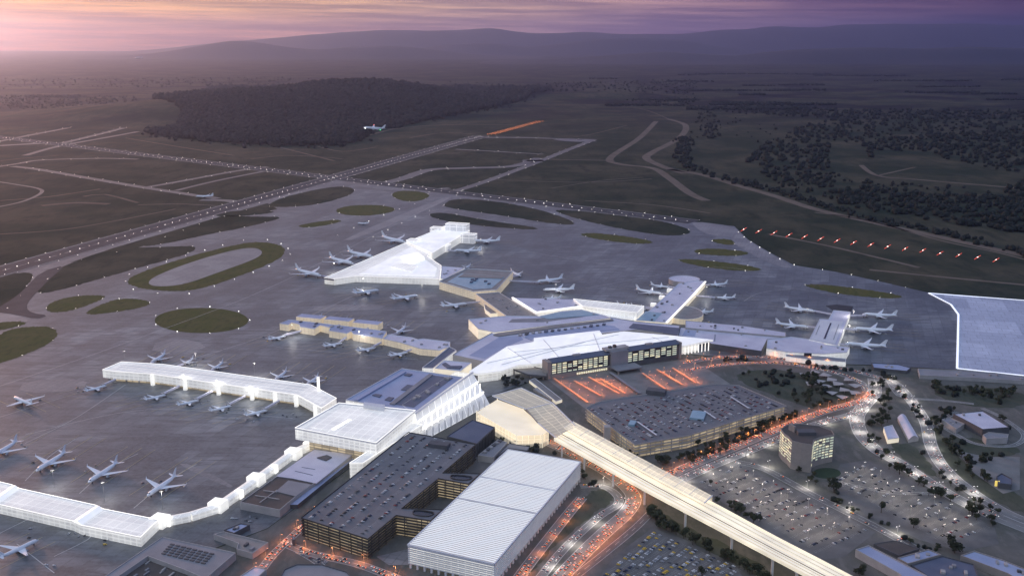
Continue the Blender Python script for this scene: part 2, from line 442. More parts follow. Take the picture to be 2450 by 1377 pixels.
ISL = [
 [(0, 656), (88, 649), (60, 690), (28, 738), (-40, 752), (-90, 690)],
 [(80, 706), (110, 672), (140, 640), (200, 619), (285, 601), (440, 587), (474, 590), (455, 606), (300, 649), (160, 690)],
 [(108, 736), (125, 720), (180, 707), (240, 705), (256, 711), (200, 734), (150, 747), (116, 746)],
 [(198, 749), (245, 726), (290, 712), (345, 716), (363, 725), (340, 735), (290, 744), (222, 753)],
 [(0, 792), (70, 779), (128, 782), (141, 800), (118, 822), (60, 848), (0, 869), (-70, 880)],
 [(-50, 775), (50, 767), (70, 773), (0, 791), (-60, 796)],
 [(330, 591), (380, 572), (470, 540), (530, 514), (600, 518), (690, 518), (600, 541), (480, 564), (390, 584)],
 [(505, 514), (560, 503), (640, 503), (662, 508), (600, 515), (540, 519)],
 [(636, 492), (680, 470), (790, 446), (842, 447), (852, 460), (800, 480), (735, 493), (660, 496)],
 [(798, 503), (830, 492), (900, 489), (947, 497), (940, 508), (880, 517), (820, 514)],
 [(935, 463), (960, 455), (1010, 458), (1032, 467), (1010, 480), (975, 483), (945, 475)],
 [(700, 540), (800, 524), (826, 529), (742, 546)],
 [(1058, 490), (1085, 474), (1180, 480), (1290, 500), (1392, 536), (1340, 538), (1200, 515), (1075, 498)],
 [(1022, 512), (1060, 507), (1150, 525), (1303, 546), (1258, 550), (1100, 535), (1040, 523)],
 [(1308, 500), (1400, 505), (1560, 523), (1642, 544), (1657, 558), (1600, 566), (1500, 550), (1400, 529)],
 [(1378, 560), (1420, 556), (1500, 565), (1572, 578), (1540, 585), (1440, 575)],
 [(1655, 598), (1700, 593), (1770, 599), (1797, 606), (1760, 613), (1670, 608)],
 [(1695, 572), (1750, 571), (1762, 586), (1720, 584)],
 [(1608, 620), (1660, 619), (1790, 634), (1832, 646), (1780, 649), (1680, 639)],
 [(1913, 681), (1960, 679), (2050, 689), (2150, 704), (2162, 713), (2100, 713), (1990, 701)]]
sheet('grass', [(168, 628), (270, 593), (420, 550), (560, 508), (640, 486), (664, 500), (600, 513), (520, 521), (440, 553), (385, 574), (330, 592), (440, 589), (300, 604), (200, 622)], .30, M['grass'])
for k_, i in enumerate(ISL): sheet('grass', i, .32, M['grass' if k_ in (0, 1, 6, 7, 8, 12, 13, 14) else 'isle'], 2)
sheet('grass', [(300, 677), (318, 657), (430, 619), (560, 585), (620, 577), (672, 585), (686, 601), (664, 623), (575, 660), (480, 691), (420, 698), (335, 690)], .32, M['isle'], 2)
sheet('pavement', [(350, 676), (378, 656), (470, 622), (560, 597), (610, 591), (632, 603), (610, 620), (520, 652), (440, 681), (372, 686)], .45, M['pad'], 2)
c0 = [P(482 + 112 * math.cos(a * math.tau / 40), 766 + 30 * math.sin(a * math.tau / 40), .32) for a in range(40)]
ngon('grass', c0, M['isle'])['kind'] = 'structure'
# pale and dark concrete patches of the apron
for q in ([(0, 744), (70, 762), (60, 772), (-80, 782), (-160, 755)], [(1652, 528), (1757, 541), (1782, 570), (1700, 563), (1668, 548)],
          [(1060, 471), (1086, 474), (852, 573), (806, 577)], [(375, 812), (470, 812), (500, 836), (360, 846)], [(60, 908), (210, 905), (200, 935), (40, 940)], [(455, 1108), (560, 1160), (550, 1168), (420, 1108)],
          [(1757, 545), (1790, 575), (1842, 606), (1902, 640), (1870, 640), (1800, 610), (1745, 575)], [(760, 728), (930, 728), (900, 742), (740, 745)]):
    PZ = PZ + .012 if 'PZ' in globals() else .22
    sheet('pavement', q, PZ, M['pad'], 1)
for q in ([(1975, 731), (2000, 728), (2042, 732), (2036, 746), (1992, 742)],):
    sheet('pavement', q, .30, M['asphalt'])
# dark connector at the left
sheet('taxiway', [(97, 650), (160, 632), (118, 668), (72, 715), (62, 735), (75, 748), (118, 754), (85, 763), (40, 752), (-20, 745), (30, 715), (60, 690)], .5, M['asphalt'], 1)

# ---- taxiways in the far grass
def taxi(px, w, mat='fartaxi', z=.2, step=30): return strip('taxiway', path(px, step), w, z, M[mat])
taxi([(-60, 352), (0, 338), (100, 318), (200, 300), (310, 285)], 40)
taxi([(140, 345), (250, 318), (330, 299), (430, 289), (490, 287)], 45)
taxi([(60, 372), (140, 350), (260, 328), (330, 315)], 40)
taxi([(-60, 352), (60, 345), (120, 342)], 70, 'taxi', .22)
taxi([(-40, 404), (40, 392), (100, 383), (240, 379), (330, 381)], 34)
taxi([(30, 398), (90, 405), (200, 424), (330, 446), (420, 460), (520, 475)], 40)
taxi([(350, 448), (430, 434), (560, 410), (640, 399)], 34)
taxi([(420, 456), (520, 432), (640, 408)], 26)
taxi([(-40, 430), (30, 440), (100, 455), (60, 480), (-20, 498)], 16)
taxi([(820, 437), (900, 440), (960, 428), (1030, 406), (1120, 402), (1230, 397), (1290, 378)], 60)
taxi([(1060, 465), (1150, 438), (1280, 390), (1360, 358), (1422, 334)], 40)
taxi([(1140, 329), (1240, 329), (1340, 332), (1422, 334)], 46, 'taxi')
taxi([(1340, 333), (1380, 337), (1418, 336)], 120, 'taxi', .24)
taxi([(1090, 357), (1180, 362), (1300, 369)], 26, 'taxi')
taxi([(1250, 384), (1300, 385)], 60, 'taxi')
taxi([(1075, 450), (960, 458), (850, 447)], 40)
taxi([(640, 527), (560, 540), (500, 546)], 24)
taxi([(480, 478), (545, 480), (600, 490)], 46)
# ---- dirt tracks and sandy perimeter road
def track(px, w, z=.18): strip('dirt_track', path(px, 30), w, z, M['dirt'])
track([(1570, 290), (1530, 330), (1462, 376), (1480, 392), (1560, 402), (1600, 425), (1650, 462), (1690, 480)], 40)
track([(1600, 285), (1640, 300), (1625, 330), (1560, 365), (1548, 380), (1590, 400), (1640, 415)], 44)
track([(1600, 405), (1680, 418), (1760, 442), (1850, 468), (1950, 500), (2080, 530), (2200, 556), (2330, 585), (2500, 622)], 42)
track([(1950, 508), (2080, 528), (2250, 575), (2400, 607), (2520, 640)], 12)
track([(2080, 645), (2250, 662), (2460, 682)], 16)
track([(1280, 380), (1350, 382), (1470, 384)], 22)
track([(1250, 300), (1100, 298), (960, 306), (860, 330)], 26)
track([(100, 492), (180, 485), (260, 488)], 34)
track([(200, 470), (250, 465), (330, 485)], 16)
track([(330, 490), (430, 488), (520, 492)], 14)
track([(2060, 395), (2100, 420), (2200, 430), (2460, 452)], 26)
track([(2100, 420), (2180, 402), (2190, 400)], 16)
track([(640, 345), (720, 365), (800, 385)], 18)
for q in ([(0, 480), (120, 470), (240, 452)], [(0, 560), (180, 545), (420, 500)], [(900, 395), (1000, 372), (1100, 366)], [(1180, 430), (1400, 436), (1560, 428)], [(1320, 450), (1440, 432), (1540, 424)], [(600, 380), (700, 372), (820, 380)], [(760, 350), (820, 362), (900, 352)], [(980, 330), (1060, 318), (1150, 322)], [(1400, 480), (1560, 490), (1700, 510)], [(1840, 560), (1990, 590), (2200, 640)], [(300, 330), (420, 350), (560, 372)], [(0, 385), (60, 378), (140, 372)], [(1500, 300), (1420, 320), (1360, 330)], [(1460, 250), (1540, 262), (1600, 285)]):
    track(q, R.choice([9, 12, 16]))

# ---- runways
def quad(name, a, b, w0, z, mat, off=0):
    d = (b - a).normalized(); n = Vector((-d.y, d.x, 0)); o = n * off
    return struct(name, [a + n * w0 / 2 + o + Vector((0, 0, z)), a - n * w0 / 2 + o + Vector((0, 0, z)), b - n * w0 / 2 + o + Vector((0, 0, z)), b + n * w0 / 2 + o + Vector((0, 0, z))], [(0, 1, 2, 3)], mat)
RA, RB = P(-170, 697), P(1152, 325.5)
SA, SB = P(-60, 321), P(1660, 531)
quad('runway', RA, RB, 108, .45, M['shoulder']); quad('runway', RA, RB, 92, .6, M['asphalt'])
quad('runway', SA, SB, 96, .40, M['shoulder']); quad('runway', SA, SB, 80, .53, M['asphalt'])
# painted centre dashes and thresholds
def dashes(a, b, w, ln, gap, z, off=0):
    d = (b - a).normalized(); n = Vector((-d.y, d.x, 0)); L = (b - a).length; s = 0; V, Fc = [], []
    while s < L - ln:
        p = a + d * s + n * off; q = p + d * ln; k = len(V)
        V += [p + n * w / 2, p - n * w / 2, q - n * w / 2, q + n * w / 2]; Fc.append((k, k + 1, k + 2, k + 3)); s += ln + gap
    for v in V: v.z = z
    struct('runway_marking', V, Fc, M['paint'])
dashes(RA, RB, 1.4, 30, 30, .72); dashes(SA, SB, 1.4, 30, 30, .65)
for o_ in (-45, 45): dashes(RA, RB, 1.2, 400, 0.1, .72, o_)
for o_ in (-39, 39): dashes(SA, SB, 1.2, 400, 0.1, .65, o_)
for k in range(8): dashes(RB - (RB - RA).normalized() * 60, RB, 3, 40, 100, .72, -24 + 7 * k)
# taxi guide lines and stand markings on the apron
def line(px, w=1.0, z=.36): strip('apron_marking', path(px, 15), w, z, M['paint'])
for q in ([(-40, 1010), (120, 960), (420, 870), (640, 800), (860, 700)], [(-20, 930), (300, 820), (640, 690), (900, 560), (1070, 475)], [(300, 920), (180, 1000), (60, 1060)], [(60, 1040), (350, 980), (700, 1000)],
          [(1250, 600), (1500, 640), (1900, 690), (2150, 735)], [(1400, 690), (1700, 640), (1850, 660)], [(1780, 720), (1820, 700), (1900, 690)], [(760, 735), (1040, 745)], [(660, 830), (1000, 860)]):
    line(q, .9)
for px in ([(60, 1150), (120, 1090), (180, 1050)], [(190, 1180), (260, 1120), (330, 1085)], [(320, 1215), (400, 1150), (470, 1110)], [(0, 1275), (60, 1245), (90, 1238)], [(130, 1330), (210, 1290), (232, 1265)], [(40, 1300), (130, 1370)]): line(px, .9)

# ================================================================== BUILDINGS
def cen(pts): return sum((Vector((p.x, p.y, 0)) for p in pts), Vector()) / len(pts)

def inside(p, poly):
    c = False; n = len(poly); j = n - 1
    for i in range(n):
        a, b = poly[i], poly[j]
        if (a.y > p.y) != (b.y > p.y) and p.x < (b.x - a.x) * (p.y - a.y) / (b.y - a.y) + a.x: c = not c
        j = i
    return c

PIERS = []
def block(name, label, cat, px, h, wallm, roofm, z0=0, par=1.2, ac=0, acs=(6, 4, 2.4), group=None, root=None, wname='wall', rname='roof', acm=None, world=None):
    pts = ccw(world or [P(x, y, h) for x, y in px])
    for p in pts: p.z = h
    if root is None:
        c = cen(pts); root = thing(name, label, cat, (c.x, c.y, z0), group)
    v, f, uv = ringwall(pts, z0, h)
    obj(wname, v, f, M[wallm], root, uvs=uv)
    ngon(rname, pts, M[roofm], root)
    if par:
        v, f = band(pts, .9, h + .02, h + par); obj('parapet', v, f, M[wallm if wallm in ('wall', 'walldark', 'stone', 'slab') else 'white'], root)
    if ac:
        q = inset(pts, 7); xs = [p.x for p in q]; ys = [p.y for p in q]; k = 0; t = 0; d0 = None
        while k < ac and t < 400:
            t += 1
            p = Vector((R.uniform(min(xs), max(xs)), R.uniform(min(ys), max(ys)), h + .05))
            if not inside(p, q): continue
            s = R.uniform(.6, 1.5)
            v, f = boxv(p, acs[0] * s, acs[1] * R.uniform(.7, 1.3), acs[2] * R.uniform(.6, 1.2), TH)
            obj('roof_unit', v, f, M[acm or R.choice(['metal', 'walldark', 'roofgrey', 'wall'])], root); k += 1
    if roofm in ('glowroof', 'brightroof') and name not in ('gate_house', 'entrance_canopy'):
        v, f = merge([barv(Vector((pts[i].x, pts[i].y, h + (par or 0) + .02)), Vector((pts[(i + 1) % len(pts)].x, pts[(i + 1) % len(pts)].y, h + (par or 0) + .02)), .7, .5) for i in range(len(pts))]); obj('edge_strip', v, f, M['lit'], root)
        q = inset(pts, 6)
        for z in ((z0 + h) / 2,):
            q = [Vector((p.x, p.y, z)) for p in q]; ngon('inner_floor', q, M['glowroof'], root)
        v, f, uv = ringwall(inset(pts, 9), z0, h - .5); obj('inner_wall', v, f, M['cream' if 'cream' in label else 'wall'], root, uvs=uv)
    if name in ('pier_building', 'gate_building', 'pavilion_building', 'lounge_building', 'terminal_building', 'connector_building'): PIERS.append((pts, h))
    return root, pts

def plate(root, name, px, z, mat, thick=0):
    p = [P(x, y, z + thick) for x, y in px]
    if thick:
        p = ccw(p); v, f, uv = ringwall(p, z, z + thick); bm_f = list(range(len(v), len(v) + len(p))); v = v + p; f = f + [tuple(bm_f)]
        return obj(name, v, f, M[mat], root)
    return ngon(name, p, M[mat], root)

def beam(root, name, a, b, w, h, mat): v, f = barv(a, b, w, h); return obj(name, v, f, M[mat], root)

def edge_strip(root, name, px, z, mat, w=1.2, h=1.6):
    p = [P(x, y, z) for x, y in px]
    v, f = merge([barv(p[i], p[i + 1], w, h) for i in range(len(p) - 1)]); return obj(name, v, f, M[mat], root)

# --- long white glowing pier (left, middle distance)
LP = [(245, 885), (291, 866), (392, 872), (744, 921), (805, 953), (769, 977), (710, 945), (362, 895), (276, 889)]
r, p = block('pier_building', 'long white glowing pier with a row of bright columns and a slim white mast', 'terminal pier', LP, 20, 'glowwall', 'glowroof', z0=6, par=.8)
near = [P(x, y, 20) for x, y in ((362, 895), (440, 906), (520, 917), (600, 929), (655, 937), (706, 944), (752, 968))]
for q in near:
    v, f = boxv((q.x + 2, q.y - 2, 0), 5.5, 5.5, 19.5, TH, 0); obj('column', v, f, M['glowwall'], r)
for q in ((258, 888), (300, 890), (330, 892)):
    a = P(q[0], q[1], 19); v, f = boxv((a.x, a.y + 4, 0), 3, 3, 6, TH, 0); obj('column', v, f, M['metal'], r)
und = inset([P(x, y, 20) for x, y in LP][::1] if False else p, 7)
v, f, uv = ringwall(und, 0, 6); obj('undercroft', v, f, M['warmint'], r, uvs=uv)
a = P(763, 944, 12); v, f = boxv((a.x, a.y, 20), 4, 4, 24, 0, 20); obj('mast', v, f, M['lit'], r)
for k in (0.25, .5, .75):
    A = P(291, 866, 20).lerp(P(276, 889, 20), k); B = P(744, 921, 20).lerp(P(710, 945, 20), k)
    beam(r, 'roof_seam', A + Vector((0, 0, .05)), B + Vector((0, 0, .05)), .8, .35, 'white')
edge_strip(r, 'eave_light', [(276, 889), (362, 895), (710, 945), (769, 977)], 19.2, 'lit', 1.5, 1.2)

# --- big white pavilion at the junction of the piers
PV = [(706, 1026), (811, 966), (994, 984), (900, 1062)]
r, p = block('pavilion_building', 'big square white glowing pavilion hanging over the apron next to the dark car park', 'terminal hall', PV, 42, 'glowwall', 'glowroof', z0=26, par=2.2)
plate(r, 'roof_panel', [(742, 1020), (820, 973), (985, 990), (893, 1052)], 42.3, 'brightroof' if False else 'glowroof', .6)
plate(r, 'skylight', [(793, 1025), (835, 1001), (841, 1003), (799, 1028)], 43.1, 'lit', .4)
plate(r, 'roof_box', [(869, 967), (871, 961), (921, 967), (919, 975)], 43, 'white', 6)
v, f, uv = ringwall(inset(p, 14), 0, 26); obj('lower_wall', v, f, M['warmint'], r, uvs=uv)
# --- white flank wall going down beside the car park
FL = [P(836, 1110, 26), P(842, 1104, 26), P(1000, 1000, 26), P(1005, 1010, 26)]
r, p = block('wing_building', 'white glowing wing between the pavilion and the dark multi-storey car park', 'terminal wing', None, 26, 'glowwall', 'glowroof', par=.6, world=[P(836, 1108, 26), P(985, 1012, 26), P(1010, 1016, 26), P(868, 1108, 26)])

# --- glazed terminal front rising to the right (sloping lit glass with floors and masts)
T0, T1 = P(994, 990, 40), P(1131, 891, 40)
B0, B1 = P(1006, 1058, 0), P(1172, 967, 0)
K0, K1 = P(962, 965, 40) , P(1090, 886, 40)
c = (T0 + B1) / 2
r = thing('glazed_terminal', 'tall sloping front of white lit glass with thin white masts beside the cream station', 'terminal hall', (c.x, c.y, 0))
gx = [T0, T1, B1, B0]; L1 = (T1 - T0).length
obj('glass_front', [B0, B1, T1, T0], [(0, 1, 2, 3)], M['glasswhite'], r, uvs=[[(0, 0), (L1 * 1.1, 0), (L1, 50), (0, 50)]])
obj('glass_front', [B1, Vector((T1.x, T1.y, 0)), T1], [(0, 1, 2)], M['glasswhite'], r, uvs=[[(0, 0), (30, 0), (30, 50)]])
for t in (.30, .62):
    beam(r, 'floor_edge', T0.lerp(B0, t) + Vector((.6, -.6, 0)), T1.lerp(B1, t) + Vector((.6, -.6, 0)), 2.2, 1.8, 'lit')
    obj('floor', [T0.lerp(B0, t), T1.lerp(B1, t), Vector((T1.x, T1.y, T1.lerp(B1, t).z)), Vector((T0.x, T0.y, T0.lerp(B0, t).z))], [(0, 1, 2, 3)], M['glowroof'], r)
for k in range(1, 12):
    t = k / 12; a = B0.lerp(B1, t); b = T0.lerp(T1, t); m = b.lerp(a, .62)
    v, f = boxv((m.x + 3, m.y - 3, m.z), 1.6, 1.6, 22, TH, m.z); obj('mast', v, f, M['lit'], r)
    v, f = boxv((a.x, a.y, 0), 1.6, 1.6, m.z, TH, 0); obj('column', v, f, M['white'], r)
v, f, uv = ringwall(ccw([T0, T1, K1, K0]), 0, 38.5); obj('inner_wall', v, f, M['glowwall'], r, uvs=uv)
beam(r, 'eave', T0, T1, 3, 1.5, 'white')

# --- blue-grey flat roof behind it
r, p = block('terminal_building', 'blue-grey flat terminal roof with a long dark recess and raised strips, beside the white pavilion', 'terminal hall', [(827, 957), (962, 882), (1108, 903), (992, 988)], 38, 'glowwall', 'roofblue', ac=0, par=1.5)
plate(r, 'roof_recess', [(946, 967), (1036, 897), (1085, 903), (990, 974)], 38.3, 'roofdark')
plate(r, 'roof_strip', [(932, 964), (1027, 893), (1036, 895), (944, 966)], 38.4, 'roofgrey', 1.5)
plate(r, 'roof_strip', [(845, 955), (965, 887), (972, 888), (856, 956)], 38.4, 'roofblue', 2)
for q in ([(890, 944), (898, 941), (914, 943), (908, 949)], [(959, 931), (975, 919), (990, 921), (975, 933)], [(966, 896), (975, 892), (987, 894), (980, 899)], [(920, 955), (930, 948), (943, 950), (934, 958)]): plate(r, 'roof_hatch', q, 38.4, 'roofdark', 1)
for x, y in ((998, 949), (1003, 951), (1022, 938), (1025, 941), (1046, 921), (1066, 906), (1072, 908), (1076, 906), (992, 955)):
    a = P(x, y, 38); v, f = boxv((a.x, a.y, 38.4), 6, 5, 3, TH, 38.4); obj('roof_unit', v, f, M['wall'], r)

# --- small block with roof plant
r, p = block('plant_building', 'small flat-roofed lilac block with dark roof plant below the long bright canopy', 'service block', [(1040, 881), (1063, 862), (1128, 868), (1101, 888)], 24, 'cream', 'rooflilac', par=1)
plate(r, 'roof_plant', [(1058, 869), (1066, 866), (1078, 874), (1106, 874), (1100, 880), (1070, 878)], 24.2, 'roofdark', 2.5)
block('link_building', 'dark blue sunken roof between the cream pier and the main terminal arc', 'service block', [(1010, 880), (1040, 858), (1075, 830), (1092, 838), (1060, 862), (1036, 882)], 16, 'glowwall', 'roofdark', par=1.5)

# --- main terminal arc
ARC = [(1083, 849), (1100, 838), (1183, 793), (1320, 776), (1461, 759), (1520, 769), (1626, 779), (1622, 802), (1520, 789), (1440, 798), (1276, 818), (1212, 832), (1160, 866)]
r, p = block('terminal_building', 'bent main terminal with blue and lilac roof bands behind the bright white canopy', 'terminal hall', ARC, 19, 'wall', 'rooflilac', par=1.2)
plate(r, 'roof_band', [(1122, 850), (1194, 806), (1198, 806), (1245, 803), (1252, 812), (1212, 828), (1160, 857)], 19.2, 'roofblue')
plate(r, 'roof_band', [(1180, 800), (1190, 796), (1330, 777), (1465, 762), (1468, 765), (1330, 783), (1194, 803)], 19.3, 'rooftan', 2)
plate(r, 'roof_band', [(1255, 806), (1262, 800), (1440, 777), (1470, 779), (1482, 787), (1430, 792), (1270, 812)], 19.2, 'roofdark' if False else 'roofblue', 1)
plate(r, 'roof_band', [(1505, 782), (1515, 773), (1626, 784), (1620, 801)], 19.3, 'roofdark', 1.5)
for k in range(14):
    t = k / 13; a = P(1245 + 200 * t, 803 - 24 * t, 19); v, f = boxv((a.x, a.y, 20.4), R.uniform(5, 12), 6, R.uniform(1.5, 4), TH, 20.4); obj('roof_unit', v, f, M[R.choice(['walldark', 'roofdark', 'wall'])], r)

# --- bright white canopy in front of it
CAN = [(1122, 888), (1170, 856), (1213, 828), (1277, 817), (1277, 808), (1434, 790), (1441, 800), (1492, 792), (1619, 803), (1706, 812), (1640, 826), (1500, 842), (1320, 866), (1240, 872), (1200, 886), (1141, 893)]
r, p = block('entrance_canopy', 'bright white glowing entrance canopy sweeping along the main terminal behind the hotel', 'canopy', CAN, 22, 'glowwall', 'brightroof', z0=18, par=0)
v, f, uv = ringwall(inset(p, 13), 0, 18); obj('glass_wall', v, f, M['glowwall'], r, uvs=uv)
for a, b in (((1165, 868), (1480, 800)), ((1200, 872), (1400, 818)), ((1230, 842), (1600, 806)), ((1420, 798), (1436, 840)), ((1560, 806), (1600, 823)), ((1300, 812), (1340, 858)), ((1215, 832), (1270, 868))):
    A, B = P(*a, 22.1), P(*b, 22.1); beam(r, 'roof_rib', A, B, 1.4, .7, 'white')
for k in range(8):
    a = P(1640 + k * 8, 822 - k * 1.3, 22); v, f = boxv((a.x, a.y, 0), 1.5, 1.5, 18, 0, 0); obj('column', v, f, M['lit'], r)
r, p = block('footbridge', 'grey footbridge slab leading from the white canopy to the hotel', 'bridge', [(1207, 875), (1228, 871), (1246, 872), (1310, 884), (1308, 900), (1262, 896)], 10, 'walldark', 'rooftan', z0=8)
for x, y in ((1230, 885), (1270, 893), (1300, 896)):
    a = P(x, y, 9); v, f = boxv((a.x, a.y, 0), 3, 3, 8, 0, 0); obj('pillar', v, f, M['stone'], r)

# --- rear row of the terminal
r, p = block('terminal_building', 'pale flat-roofed terminal block with a glowing end wall behind the terminal arc', 'terminal hall', [(1121, 764), (1212, 756), (1290, 757), (1345, 745), (1392, 741), (1450, 756), (1461, 761), (1183, 795), (1144, 787)], 21, 'cream', 'rooflilac', par=1.2, ac=5)
plate(r, 'glass_roof', [(1292, 757), (1330, 748), (1392, 742), (1432, 752), (1310, 762)], 21.3, 'teal', .8)
plate(r, 'roof_panel', [(1216, 771), (1225, 763), (1300, 760), (1400, 757), (1300, 770)], 21.2, 'roofgrey')
r, p = block('lounge_building', 'flat grey roof with a bright white fascia between the connector and the glowing white hall', 'terminal hall', [(1225, 712), (1300, 714), (1388, 716), (1391, 733), (1282, 748)], 22, 'glowwall', 'rooflilac', par=0, ac=6, acs=(5, 4, 1.8))
edge_strip(r, 'fascia', [(1226, 712), (1282, 747.5), (1390, 733)], 22.0, 'lit', 5, 1.5)
r, p = block('pavilion_building', 'white glowing hall with aircraft tails showing behind its roof', 'terminal hall', [(1372, 715.5), (1541, 733), (1524, 749), (1394, 733)], 26, 'glowwall', 'glowroof', par=1)
block('lounge_building', 'low white glowing hall with sloping front below the white hall', 'terminal hall', [(1392, 737), (1522, 751), (1518, 764), (1449, 761)], 16, 'glowwall', 'glowroof', par=.6)
# --- connector to the square block
r, p = block('connector_building', 'warm grey connector leading from the square cream block down to the terminal arc', 'terminal pier', [(1138, 703), (1193, 699), (1291, 758), (1213, 757)], 17, 'creamwall', 'rooftan', par=1, ac=16, acs=(5, 3, 1.5))
block('stair_building', 'small cream lit annexe on the side of the warm grey connector', 'annexe', [(1158, 727), (1178, 735), (1196, 748), (1174, 750), (1161, 740)], 9, 'cream', 'rooftan', par=.5)
# --- square block with blue sunken roof
r, p = block('lounge_building', 'square cream-walled block with a sunken blue roof in the middle of the apron', 'terminal hall', [(1051, 674), (1116, 643), (1227, 650), (1188, 694), (1134, 698)], 19, 'creamwall', 'rooftan', par=2.2)
plate(r, 'glass_roof', [(1070, 674), (1106, 653), (1208, 662), (1176, 689), (1132, 692)], 19.4, 'teal')
plate(r, 'roof_deck', [(1096, 662), (1110, 654), (1205, 662), (1200, 666)], 19.5, 'rooftan', 1)
for x, y in ((1130, 670), (1136, 672), (1140, 668), (1128, 676), (1170, 680), (1162, 674)):
    a = P(x, y, 19); v, f = boxv((a.x, a.y, 19.5), 9, 6, 3, TH, 19.5); obj('roof_unit', v, f, M['roofdark'], r)
# --- triangular glowing north pier
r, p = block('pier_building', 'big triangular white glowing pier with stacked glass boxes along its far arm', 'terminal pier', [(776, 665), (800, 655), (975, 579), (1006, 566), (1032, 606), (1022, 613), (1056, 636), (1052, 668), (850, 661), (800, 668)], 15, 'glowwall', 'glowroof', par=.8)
plate(r, 'roof_panel', [(860, 655), (985, 590), (1005, 612), (1045, 640), (1040, 660)], 15.3, 'brightroof', .8)
plate(r, 'roof_hall', [(960, 612), (1000, 602), (1016, 615), (985, 627)], 16, 'glowwall', 6)
plate(r, 'roof_hall', [(935, 636), (955, 628), (1000, 634), (985, 648)], 16, 'glowroof', 3)
plate(r, 'end_opening', [(774, 668), (799, 671), (798, 666), (776, 662.5)], 15.2, 'walldark', .6)  # dark plate stands in for the shade of the open end
arm = [(975, 580), (1066, 540), (1124, 552), (1034, 606)]
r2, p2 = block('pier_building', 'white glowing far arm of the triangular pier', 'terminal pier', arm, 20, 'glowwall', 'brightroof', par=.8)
def gbox(px, y, sx, sy, h, lab, m='glasswhite'):
    a = P(px, y); rr, _ = block('gate_building', lab, 'gate block', None, h, m, 'glowroof', par=0, world=[v for v in boxv((a.x, a.y, h), sx, sy, 1, TH, h)[0][:4]])
gbox(1095, 566, 34, 70, 42, 'tallest white glass box at the far tip of the glowing pier')
gbox(1122, 580, 30, 44, 27, 'white glass gate box on the right of the tall glass box')
gbox(1047, 563, 32, 40, 26, 'white glass gate box left of the tallest box on the far arm')
gbox(990, 592, 36, 34, 24, 'white glass gate box near the root of the far arm')
gbox(1064, 600, 28, 30, 19, 'low white glass gate box on the near side of the far arm')
block('lounge_building', 'small lilac roof between the triangular pier and the square cream block', 'terminal hall', [(1057, 637), (1112, 641), (1062, 668), (1054, 666)], 12, 'glowwall', 'rooflilac', par=1, ac=4)

# --- east pier with rounded lounges
r, p = block('pier_building', 'long lilac-roofed east pier with a bright white right-hand edge', 'terminal pier', [(1624, 678), (1660, 671.5), (1688, 673), (1596, 772), (1521, 766), (1560, 738)], 14, 'cream', 'rooflilac', par=1, ac=16, acs=(7, 5, 2))
edge_strip(r, 'edge_light', [(1688, 674), (1642, 724), (1595, 772)], 14.2, 'lit', 4, 1.8)
plate(r, 'glass_roof', [(1524, 764), (1545, 744), (1585, 748), (1565, 769)], 14.3, 'teal')
def drum(name, label, cat, px, py, rad_, h, wallm, roofm, sy=1):
    a = P(px, py, 0); pts = [Vector((a.x + rad_ * math.cos(t * math.tau / 20), a.y + sy * rad_ * math.sin(t * math.tau / 20), h)) for t in range(20)]
    rr, _ = block(name, label, cat, None, h, wallm, roofm, par=.8, world=pts); return rr
drum('lounge_building', 'octagonal grey lounge at the far end of the east pier', 'lounge', 1637, 678, 40, 12, 'wall', 'rooflilac')
drum('lounge_building', 'round warm grey lounge on the near right of the east pier', 'lounge', 1632, 759, 46, 12, 'creamwall', 'rooftan', 1.3)
for i_, (x, y) in enumerate(((1618, 682), (1602, 699), (1583, 716), (1563, 734))):
    a = P(x, y); block('gate_house', 'bright gate house left of the east pier, ' + ('farthest of four', 'second from the far end', 'third from the far end', 'nearest of four')[i_], 'gate house', None, 9, 'glowwall', 'brightroof', par=0, world=boxv((a.x, a.y, 9), 12, 12, 1, TH, 9)[0][:4])

# --- lilac-roofed terminal on the right
r, p = block('terminal_building', 'long lilac upper roof strip behind the right-hand terminal', 'terminal hall', [(1640, 767), (1777, 779), (1880, 795), (1880, 805), (1640, 784)], 15, 'wall', 'rooflilac', par=.8, ac=8)
r, p = block('terminal_building', 'wide lilac-roofed right-hand terminal with a dark shaded front', 'terminal hall', [(1628, 783), (1700, 786), (1880, 805), (1892, 806), (1836, 812), (1822, 840), (1700, 822), (1690, 813), (1622, 803)], 12, 'walldark', 'rooflilac', par=.8, ac=4)  # shade of the front is put into the dark wall colour
plate(r, 'roof_panel', [(1640, 788), (1667, 791), (1662, 804), (1632, 802)], 12.2, 'roofblue'); plate(r, 'roof_seam', [(1710, 800), (1712, 800), (1711, 816), (1709, 816)], 12.2, 'roofdark')
block('terminal_building', 'pale blue-white low terminal front with two dark square openings', 'terminal hall', [(1836, 813), (1893, 806), (1960, 815), (1976, 825), (2033, 831), (2026, 843), (1969, 847), (1880, 842), (1834, 833)], 13, 'glowwall', 'rooflilac', par=1.2, ac=6)
r, p = block('forecourt_building', 'long low white wall building along the forecourt road below the pale terminal front', 'terminal wing', [(1880, 846), (1930, 848), (2024, 858), (2024, 866), (1925, 858), (1880, 852)], 9, 'glowwall', 'roofgrey', par=.5)
for x in (1936, 1942): pass
a = P(1932, 846, 13); v, f = boxv((a.x, a.y - 2, 2), 14, 3, 12, -.1, 3); obj('door_opening', v, f, M['windark'], r)
r, p = block('pier_building', 'short white pier with a dark slit roof light at the right of the terminal', 'terminal pier', [(1994, 742), (2035, 746), (2004, 827), (1936, 812), (1961, 763), (1982, 764)], 14, 'glowwall', 'rooflilac', par=.8)
plate(r, 'roof_panel', [(1962, 765), (2018, 768), (1998, 822), (1940, 810)], 14.2, 'white', .5)
